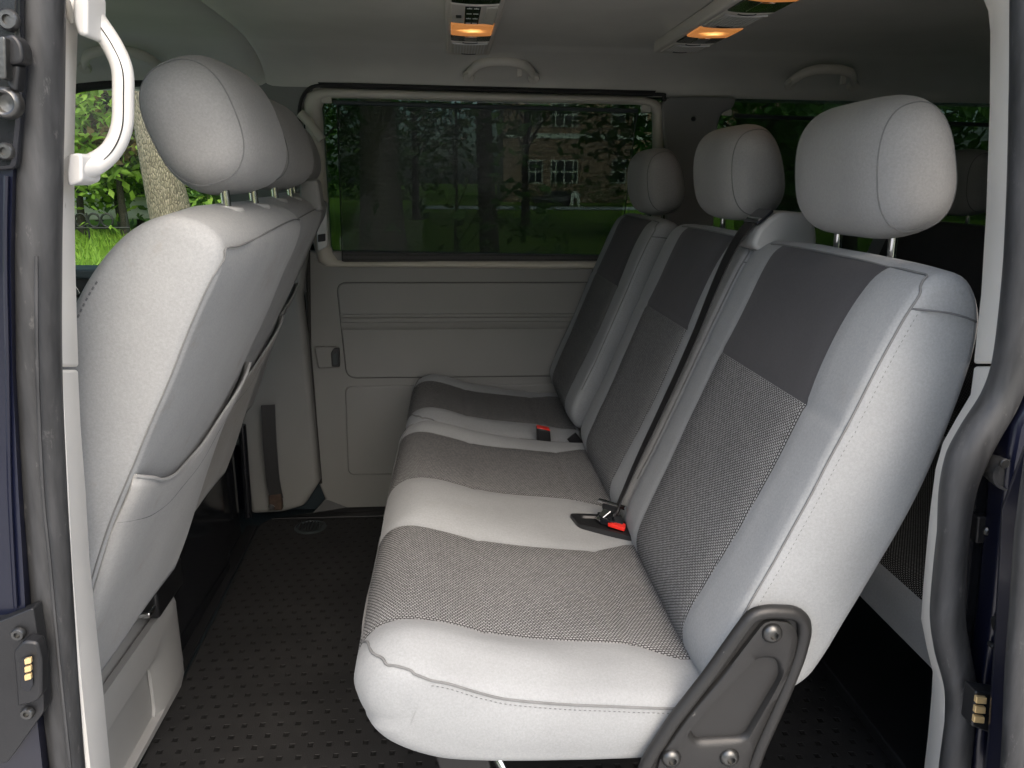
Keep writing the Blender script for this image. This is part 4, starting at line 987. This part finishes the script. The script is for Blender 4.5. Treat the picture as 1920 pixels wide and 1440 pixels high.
# white grab handle on the near B pillar
gh = thing('grab_handle', ay(215, 180, .74), 'white grab handle on the near left door pillar', 'grab handle')
hpth = smooth_path([ay(x, y, d) for x, y, d in ((128, 16, .700), (160, 18, .708), (186, 48, .716), (212, 88, .718), (229, 130, .718), (231, 180, .718), (228, 240, .718), (208, 283, .716), (172, 310, .708), (138, 316, .692))], 8)
nh = len(hpth); rad = []
for i in range(nh):
    t = i/(nh-1); e = min(t, 1-t)
    rad.append(.0094 if e > .22 else .0094+.0026*(1-e/.22))
MB().tube(hpth, rad, 20, sq=.92, up=(0, 1, 0)).build('grip', M['handle'], gh, smooth=60)
MB().tube([p+V((.0035, -.0085, -.0015)) for p in hpth[10:-8]], .0007, 5).build('parting_line', M['groove'], gh)
for py, pw in ((14, ((136, -22), (163, -22), (163, 66), (146, 66), (137, 40))), (316, ((128, 288), (153, 287), (154, 340), (127, 350), (124, 330)))):
    MB().prism(round_poly([ay(*q, .683) for q in pw], .004), (0, .036, 0)).build('mount_cap', M['handle'], gh, smooth=40, bevel=.005, bseg=3)
# right (rear) side of the doorway
strip([(-90, 1790, 1880, .745, .690), (-40, 1828, 1893, .74, .688), (20, 1853, 1897, .735, .686), (60, 1857, 1898, .735, .686), (200, 1856, 1897, .735, .685), (400, 1849, 1890, .735, .684), (550, 1840, 1880, .735, .683), (682, 1826, 1868, .735, .682)], .03, 'rear_pillar_trim', M['trim_light'], van)
strip([(687, 1827, 1866, .735, .680), (740, 1820, 1862, .735, .676), (785, 1793, 1838, .735, .670), (830, 1768, 1806, .735, .668), (880, 1754, 1780, .735, .668), (950, 1745, 1768, .735, .668), (1030, 1737, 1760, .735, .668), (1100, 1731, 1752, .735, .668), (1160, 1727, 1748, .735, .668), (1215, 1738, 1757, .735, .668), (1260, 1749, 1768, .735, .668), (1300, 1747, 1772, .735, .666), (1380, 1740, 1771, .735, .664), (1440, 1733, 1768, .735, .662), (1540, 1722, 1760, .735, .66)], .03, 'rear_lower_trim', M['trim_light'], van)
seal([(-90, 1935, 66), (0, 1936, 70), (200, 1936, 76), (450, 1925, 74), (600, 1910, 72), (690, 1895, 70), (750, 1874, 72), (810, 1838, 76), (860, 1812, 78), (920, 1795, 70), (1000, 1787, 62), (1080, 1780, 66), (1160, 1777, 72), (1220, 1786, 74), (1290, 1801, 68), (1360, 1799, 62), (1440, 1790, 66), (1540, 1782, 66)], 'door_seal', van, .655)
# rear jamb behind the seal: black well, blue edge, hardware
jm = MB().prism([ay(*q, .672) for q in [(1880, 700), (1990, 700), (1990, 1560), (1770, 1560), (1800, 1400), (1790, 1100), (1790, 980), (1840, 830)]], (0, .02, 0)).build('door_jamb', M['black_gloss'], van, smooth=0, bevel=.003)
MB().prism([ay(*q, .640) for q in [(1950, 720), (2000, 720), (2000, 1560), (1826, 1560), (1834, 1400), (1848, 1270), (1860, 1190), (1870, 1090), (1880, 990), (1892, 870), (1905, 800)]], (0, .03, 0)).build('rear_body_edge', M['paint'], van, smooth=40, bevel=.006, bseg=3)
st_ = MB().disc(ay(1872, 872, .668), (-.25, -1, 0), .0175, .028, 28, prof=[(1, 0), (1, .85), (.95, 1), (.85, 1), (.82, .9), (.02, .9)]).build('rubber_buffer', M['rubber'], jm, smooth=40)
MB().disc(ay(1882, 868, .640), (-.1, -1, 0), .0050, .003, 12).build('buffer_screw', M['bolt'], st_)
MB().prism(round_poly([ay(*q, .664) for q in [(1834, 970), (1884, 968), (1882, 1020), (1830, 1020)]], .003), (0, .01, 0)).build('jamb_plate', M['black'], jm, bevel=.003)
MB().disc(ay(1851, 995, .663), (0, -1, 0), .0052, .004, 16, prof=[(1, 0), (1, .5), (.7, 1), (.4, 1), (.38, .4), (.02, .4)]).build('screw', M['bolt'], jm)
MB().prism(round_poly([ay(*q, .632) for q in [(1866, 1165), (1884, 1158), (1905, 1180), (1900, 1215), (1888, 1200), (1870, 1190)]], .004), (0, .008, 0)).build('hinge_arm', M['bolt'], jm, bevel=.002)
MB().prism(round_poly([ay(*q, .632) for q in [(1858, 1213), (1866, 1208), (1900, 1240), (1894, 1252)]], .003), (0, .008, 0)).build('hinge_arm', M['bracket'], jm, bevel=.002)
for (px, py) in ((1884, 1262), (1866, 1412)):
    MB().disc(ay(px, py, .634), (0, -1, 0), .0078, .005, 18, prof=[(1, 0), (1, .5), (.8, 1), (.5, 1), (.45, .3), (.02, .3)]).build('screw', M['bracket'], jm)
ct = MB().prism(round_poly([ay(*q, .612) for q in [(1830, 1296), (1884, 1305), (1880, 1375), (1868, 1380), (1822, 1362)]], .003), (0, .018, 0)).build('door_contact_block', M['black'], van, bevel=.002)
for k in range(3):
    MB().prism(round_poly([ay(*q, .6085) for q in [(1832-k*2, 1307+k*18), (1851-k*2, 1309+k*18), (1850-k*2, 1321+k*18), (1830-k*2, 1319+k*18)]], .0008), (0, .004, 0)).build('contact', M['brass'], ct, bevel=.0006)
    MB().prism([ay(*q, .6085) for q in [(1862, 1318+k*16), (1878, 1319+k*16), (1878, 1322+k*16), (1862, 1321+k*16)]], (0, .004, 0)).build('contact_pin', M['bolt'], ct, smooth=0)
# opened sliding door: its front edge with a seal
sd = MB().prism([ay(*q, .560) for q in [(1975, 840), (2080, 840), (2080, 1600), (1872, 1600), (1892, 1420), (1908, 1200), (1922, 980)]], (0, .035, 0)).build('sliding_door', M['paint'], van, smooth=40, bevel=.008, bseg=3)
MB().box((.66, .535, -.26), (1.78, .574, .80)).build('door_skin', M['paint'], sd, smooth=0, bevel=.01)
sw = MB(); sw.box((.66, .545, .80), (.74, .580, 1.36)); sw.box((1.70, .545, .80), (1.78, .580, 1.36)); sw.box((.74, .546, 1.30), (1.70, .581, 1.36)); sw.build('window_surround', M['paint'], sd, smooth=0)
MB().box((.735, .560, .79), (1.705, .564, 1.31)).build('door_window', M['tint'], sd, smooth=0)
MB().box((.86, .635, .815), (2.05, .639, 1.35)).build('quarter_glass', M['tint'], van, smooth=0)
MB().tube(smooth_path([ay(x, y, .552) for x, y in ((1945, 860), (1926, 1000), (1915, 1150), (1907, 1250), (1898, 1430), (1884, 1580))], 5), .0095, 12).build('edge_seal', M['rubber'], sd, smooth=60)
# header above the doorway
MB().prism([(-.45, .66, 1.285), (.66, .66, 1.285), (.66, .74, 1.30), (-.45, .74, 1.30)], (0, 0, .18)).build('door_header', M['trim_light'], van, smooth=0, bevel=.01)
# ---------------------------------------------------------------- outdoors
GZ = -.56
def struct(o): o['kind'] = 'structure'; return o
struct(MB().add([(-400, -300, GZ), (400, -300, GZ), (400, 500, GZ), (-400, 500, GZ)], [(0, 1, 2, 3)]).build('lawn', M['grass'], None, smooth=0, recalc=False))
struct(MB().add([(-60, -14, GZ+.004), (60, -14, GZ+.004), (60, 4.2, GZ+.004), (-60, 4.2, GZ+.004)], [(0, 1, 2, 3)]).build('driveway', M['asphalt'], None, smooth=0, recalc=False))
struct(MB().add([(-2, 47, GZ+.004), (90, 52, GZ+.004), (90, 58, GZ+.004), (-2, 53, GZ+.004)], [(0, 1, 2, 3)]).build('road', simple('pale_road', (.42, .42, .42), .8, .08, 2), None, smooth=0, recalc=False))
def leaves(mb, centers, r, per, size, seed):
    R = random.Random(seed)
    for c in centers:
        for _ in range(per):
            d = V((R.gauss(0, 1), R.gauss(0, 1), R.gauss(0, .8)))*r*.5; p = V(c)+d
            n = V((R.gauss(0, .6), R.gauss(0, .6), R.uniform(.2, 1))).normalized(); a = n.orthogonal().normalized()
            a = (Matrix.Rotation(R.uniform(0, 6.28), 3, n) @ a); b = n.cross(a); s = size*R.uniform(.6, 1.3)
            mb.add([p-a*s, p-b*s*.5+n*s*.1, p+a*s, p+b*s*.5+n*s*.1], [(0, 1, 2, 3)])
    return mb
def tree(loc, h, r, label, leaf, barkm, trunk_r=.25, crown0=.3, clumps=46, per=46, size=.14, lean=(0, 0), seed=1, group='trees behind the van', sq=1.0, clump_r=None):
    R = random.Random(seed); loc = V(loc)
    t = thing('tree', loc, label, 'tree', group)
    top = loc+V((lean[0], lean[1], h*.8))
    tp = MB(); path = [loc+V((0, 0, -.1)), loc+V((lean[0]*.05, lean[1]*.05, h*.06)), loc.lerp(top, .3)+V((R.uniform(-.08, .08), 0, 0)), loc.lerp(top, .6)+V((R.uniform(-.15, .15), 0, 0)), top]
    tp.tube(smooth_path(path, 5), [trunk_r*(1.35 if i < 2 else 1)*(1-.75*i/20) for i in range(21)], 14)
    cs = []
    for k in range(clumps):
        z = R.uniform(crown0, 1.0); env = math.sin(math.pi*min(1, (z-crown0)/(1-crown0)*.85+.12))**.6
        a = R.uniform(0, 6.28); q = R.uniform(.15, 1)**.6*r*env
        cs.append(loc+V((math.cos(a)*q+lean[0]*z, math.sin(a)*q*sq+lean[1]*z, h*z)))
    for c in cs[::4]:
        b0 = loc.lerp(top, max(.2, min(.95, (c.z-loc.z)/h*.75))); tp.tube([b0, b0.lerp(c, .5)+V((0, 0, .1)), c], [trunk_r*.22, trunk_r*.14, trunk_r*.04], 6)
    tp.build('trunk', barkm, t, smooth=60)
    leaves(MB(), cs, clump_r or r*.42, per, size, seed+5).build('crown', leaf, t, smooth=0, recalc=False)
    return t
def dpos(px, D, z=GZ):     # ground point under a view direction, D metres away
    d = ray(px, 400); d.z = 0; d.normalize(); return V((d.x*D, d.y*D, z))
# seen through the front door window
tree(dpos(332, 11.5), 9.5, 2.2, 'thick pale trunked tree close behind the front seats, outside the front window', M['leaf'], M['bark'], .375, .62, 40, 40, .12, (-.5, 0), 3)
for k, (px, D, h, r, lf, nm, c0) in enumerate([
        (150, 26, 5.6, 2.6, M['leaf'], 'bright leafy low tree behind the ring-backed bench', .30), (225, 27, 6.2, 2.8, M['leaf'], 'light green bushy tree right of the ring-backed bench', .26),
        (185, 34, 10.0, 3.8, M['leaf_dark'], 'tall darker tree behind the bright low trees', .16), (95, 30, 9.5, 3.8, M['leaf_dark'], 'dark green tree at the left rim of the front window', .16),
        (262, 30, 10.5, 3.8, M['leaf'], 'tall light tree beyond the pale trunk', .16), (232, 25, 6.0, 1.2, M['leaf_red'], 'reddish young tree between the green ones in the front window', .40),
        (345, 27, 8.5, 3.2, M['leaf_dark'], 'dark tree right of the pale trunk', .12), (20, 22, 8, 3.2, M['leaf'], 'green tree ahead of the van at the window edge', .14)]):
    tree(dpos(px, D), h, r, nm, lf, M['bark_dark'], .14, c0, 60, 60, .13 if D < 24 else .17, (0, 0), 20+k)
R_ = random.Random(77)
for nm_, n_w, a0, a1, lf_, lab in (('far_woods', 200, -1.25, -.42, 'leaf', 'far bright green wood closing the view ahead of the van'), ('far_woods', 170, .36, 1.0, 'leaf_dark', 'far dark wood beyond the rear of the van'), ('far_woods', 90, -.42, .0, 'leaf_dark', 'far dark wood behind the two big trunks')):
    cs = []
    for k in range(n_w):
        a = R_.uniform(a0, a1); D = R_.uniform(72, 92) if a0 == -.42 else R_.uniform(46, 70); cs.append((math.sin(a)*D, math.cos(a)*D, GZ+R_.uniform(.5, 15)))
    wo_ = leaves(MB(), cs, 4.2, 60, .5, 78).build(nm_, M[lf_], None, smooth=0, recalc=False); wo_['kind'] = 'stuff'; wo_['label'] = lab
R_ = random.Random(99); cs = []  # unseen wood added behind the camera to cut low light into the van
for k in range(150):
    x = R_.uniform(-34, 34); cs.append((x, -21+abs(x)*.12+R_.uniform(-1.5, 1.5), GZ+R_.uniform(.3, 4.6)))
ww = leaves(MB(), cs, 3.0, 60, .42, 98).build('light_blocking_woods', M['leaf_dark'], None, smooth=0, recalc=False); ww['kind'] = 'stuff'; ww['label'] = 'unseen dark green wood added to dim the light reaching the open door'
# taller grass tufts
tf = MB(); R_ = random.Random(5)
for k in range(2600):
    a = R_.uniform(-.95, -.30); D = R_.uniform(9, 27); p = V((math.sin(a)*D, math.cos(a)*D, GZ))
    for q in range(3):
        w = V((R_.gauss(0, .06), R_.gauss(0, .06), R_.uniform(.08, .26))); e = V((R_.uniform(-.03, .03), R_.uniform(-.03, .03), 0)); p2 = p+V((R_.gauss(0, .1), R_.gauss(0, .1), 0))
        tf.add([p2-e, p2+e, p2+w], [(0, 1, 2)])
tfo = tf.build('tall_grass', M['leaf'], None, smooth=0, recalc=False); tfo['kind'] = 'stuff'; tfo['label'] = 'tall bright grass tufts outside the front window'
# bench with a ring pattern back
bc = dpos(150, 23); bnch = thing('ring_bench', bc, 'black iron bench with a row of rings as its back, among the grass', 'bench')
rx = V((1, .18, 0)).normalized()
for k in range(-2, 3):
    c = bc+rx*(k*.31)+V((0, 0, .56)); MB().tube([c+rx*math.cos(a*math.pi/10)*.14+V((0, 0, math.sin(a*math.pi/10)*.17)) for a in range(20)], .028, 8, closed=True).build('ring', M['iron'], bnch)
MB().tube([bc+rx*-.85+V((0, 0, .36)), bc+rx*1.15+V((0, 0, .36))], .03, 8).build('seat_rail', M['iron'], bnch)
for k in (-.8, .15, 1.1): MB().tube([bc+rx*k+V((0, 0, -.05)), bc+rx*k+V((0, 0, .75))], .025, 8).build('leg', M['iron'], bnch)
def car(loc, yaw, paint, label, sc=1.0):
    loc = V(loc); t = thing('parked_car', loc, label, 'car')
    Rz = Matrix.Rotation(yaw, 3, 'Z')
    def T(p): return loc+Rz @ (V(p)*sc)
    body = [(-2.2, .35), (-2.25, .70), (-1.9, .88), (-1.05, .96), (-.45, 1.45), (1.0, 1.50), (1.75, 1.05), (2.15, 1.0), (2.2, .4), (1.9, .28), (-1.9, .28)]
    b = MB(); b.loft([[T((x, y*(1 if z < 1 else .85), z)) for x, z in body] for y in (-.85, .85)]); b.build('body', paint, t, smooth=0, bevel=.06*sc, bseg=3)
    for y in (-.86, .82):
        MB().prism([T((x, y*(.93), z)) for x, z in [(-.9, .98), (-.38, 1.38), (.95, 1.42), (1.5, 1.04)]], Rz @ V((0, .03, 0))*sc).build('side_windows', M['dark_glass'], t, smooth=0)
    for x in (-1.4, 1.35):
        for y in (-.80, .70):
            w = MB().disc(T((x, y, .32)), Rz @ V((0, 1, 0)), .32*sc, .14*sc, 20, prof=[(.6, -.05), (1, 0), (1, 1), (.6, 1.05)]).build('wheel', M['tyre'], t)
    return t
car(dpos(226, 30), .5, M['white'], 'white car half hidden behind the ring-backed bench and its bushes')
# seen through the far window
tree(dpos(716, 16.8), 12, 3.0, 'huge pale trunk standing in for a tan reflection near the left end of the blind', M['leaf_dark'], M['bark'], .60, .55, 50, 40, .16, (0, 0), 41)  # trunk shape stands in for a pale reflection in the window
tree(dpos(918, 12.5), 11, 3.2, 'straight dark trunk in the middle of the big window', M['leaf_dark'], M['bark_dark'], .20, .42, 60, 50, .13, (-.05, 0), 43)
tree(dpos(855, 8.2), 3.6, 1.25, 'slim young tree in front of the dark trunk, seen through the blind', M['leaf_dark'], M['bark_dark'], .028, .15, 46, 9, .085, (0, 0), 44, clump_r=.45)
tree(dpos(1000, 8.6), 1.0, .55, 'low leafy sapling right of the dark trunk on the lawn', M['leaf_dark'], M['bark_dark'], .012, .35, 14, 10, .07, (0, 0), 45, clump_r=.35)
for k, (px, D, h, r) in enumerate([(985, 30, 11, 3.6), (780, 34, 12, 5), (1270, 24, 9, 3.4), (1420, 22, 9, 4), (600, 26, 11, 4.2), (1600, 20, 9, 4)]):
    tree(dpos(px, D), h, r, ['leafy tree hanging over the parked dark car', 'broad tree between the two trunks', 'tree at the right edge of the big window', 'tree behind the rear quarter window', 'tree at the left edge of the big window', 'tree behind the rear end of the van'][k],
         M['leaf_dark'], M['bark_dark'], .2, .40 if k == 0 else .25, 60, 46, .17, (0, 0), 60+k)
bush = thing('hedge', dpos(1130, 58), 'dark clipped hedge along the brick house front', 'hedge')
h0 = dpos(1130, 58); leaves(MB(), [h0+V((x*.8, R_.uniform(-.5, .5), R_.uniform(.2, 1.3))) for x in range(-7, 16)], 1.3, 70, .16, 9).build('leaves', M['leaf_dark'], bush, smooth=0, recalc=False)
car(dpos(1036, 56), .05, simple('black_car_paint', (.012, .014, .018), .2, .1, 3, bs=0), 'dark car parked on the pale road before the brick house', .72)
ba = dpos(1078, 55); MB().prism([ba+V(p) for p in [(-.36, 0, 0), (-.30, 0, .8), (-.15, 0, 1.05), (.15, 0, 1.05), (.30, 0, .8), (.36, 0, 0), (.16, 0, 0), (.10, 0, .6), (-.10, 0, .6), (-.16, 0, 0)]], (0, .25, 0)).build('road_barrier', M['white'], None)
tag(bpy.data.objects['road_barrier'], 'small white arched barrier beside the dark parked car', 'barrier')
# brick house
hc = dpos(1140, 66); hs = thing('brick_house', hc, 'brick house with white framed windows across the lawn', 'house')
hx0, hx1 = hc.x-9, hc.x+16; hy = hc.y
MB().box((hx0, hy, GZ), (hx1, hy+9, 9.2)).build('wall', M['brick'], hs, smooth=0)
rf = MB().prism([(hx0-.5, hy-.6, 9.2), (hx0-.5, hy+9.6, 9.2), (hx0-.5, hy+4.5, 13)], (hx1-hx0+1, 0, 0)).build('roof', M['roof'], hs, smooth=0)
MB().box((hx0+.1, hy-.03, 4.6), (hx1-.1, hy-.004, 5.0)).build('string_course', M['white'], hs, smooth=0)
for py, hh in ((322, 1.9), (215, 1.9)):
    for px in (1004, 1042, 1058, 1074, 1160, 1200, 1280, 1350):
        c = ay(px, py, hy); w = .42 if px in (1042, 1058, 1074) else .6
        f = MB().box((c.x-w, hy-.06, c.z-hh/2), (c.x+w, hy-.005, c.z+hh/2)).build('window', M['white'], hs, smooth=0)
        pn = MB()
        for a in (0, 1):
            for b in (0, 1): pn.box((c.x-w+.08+a*(w-.03), hy-.08, c.z-hh/2+.1+b*(hh/2-.02)), (c.x-w+.08+a*(w-.03)+w-.13, hy-.062, c.z-hh/2+.1+b*(hh/2-.02)+hh/2-.18))
        pn.build('pane', M['dark_glass'], f, smooth=0)
# ---------------------------------------------------------------- light
EL, AZ = math.radians(46), math.radians(180-14)
w = bpy.data.worlds.new('World'); SC.world = w; w.use_nodes = True
nt = w.node_tree; bg = nt.nodes['Background']; sky = nt.nodes.new('ShaderNodeTexSky'); sky.sky_type = 'NISHITA'; sky.sun_disc = False
sky.sun_elevation = EL; sky.sun_rotation = AZ; sky.air_density = 1.0; sky.dust_density = 4.0; sky.ozone_density = .6
nt.links.new(sky.outputs[0], bg.inputs[0]); bg.inputs[1].default_value = .145
sun = bpy.data.lights.new('sun', 'SUN'); sun.energy = .55; sun.angle = math.radians(80); sun.color = (1, .97, .92)
so = bpy.data.objects.new('sun', sun); COL.objects.link(so)
# towards the sun: azimuth measured like the sky texture's (clockwise from +Y seen from above)
d = V((math.sin(AZ)*math.cos(EL), math.cos(AZ)*math.cos(EL), math.sin(EL)))
so.rotation_euler = d.to_track_quat('Z', 'Y').to_euler(); so.location = (0, -5, 8)
SC.view_settings.view_transform = 'Standard'; SC.view_settings.look = 'None'; SC.view_settings.gamma = 1; SC.view_settings.use_curve_mapping = False
SC.view_settings.exposure = 1.5
SC.render.engine = 'CYCLES'
cy = SC.cycles; cy.max_bounces = 10; cy.diffuse_bounces = 5; cy.glossy_bounces = 4; cy.transparent_max_bounces = 24; cy.transmission_bounces = 6
cy.sample_clamp_indirect = 6; cy.caustics_reflective = False; cy.caustics_refractive = False
cy.use_denoising = True
try: cy.denoiser = 'OPENIMAGEDENOISE'; cy.denoising_input_passes = 'RGB_ALBEDO_NORMAL'; cy.denoising_prefilter = 'ACCURATE'
except Exception: pass
for o in list(bpy.data.objects):
    if '_L' in o: del o['_L']
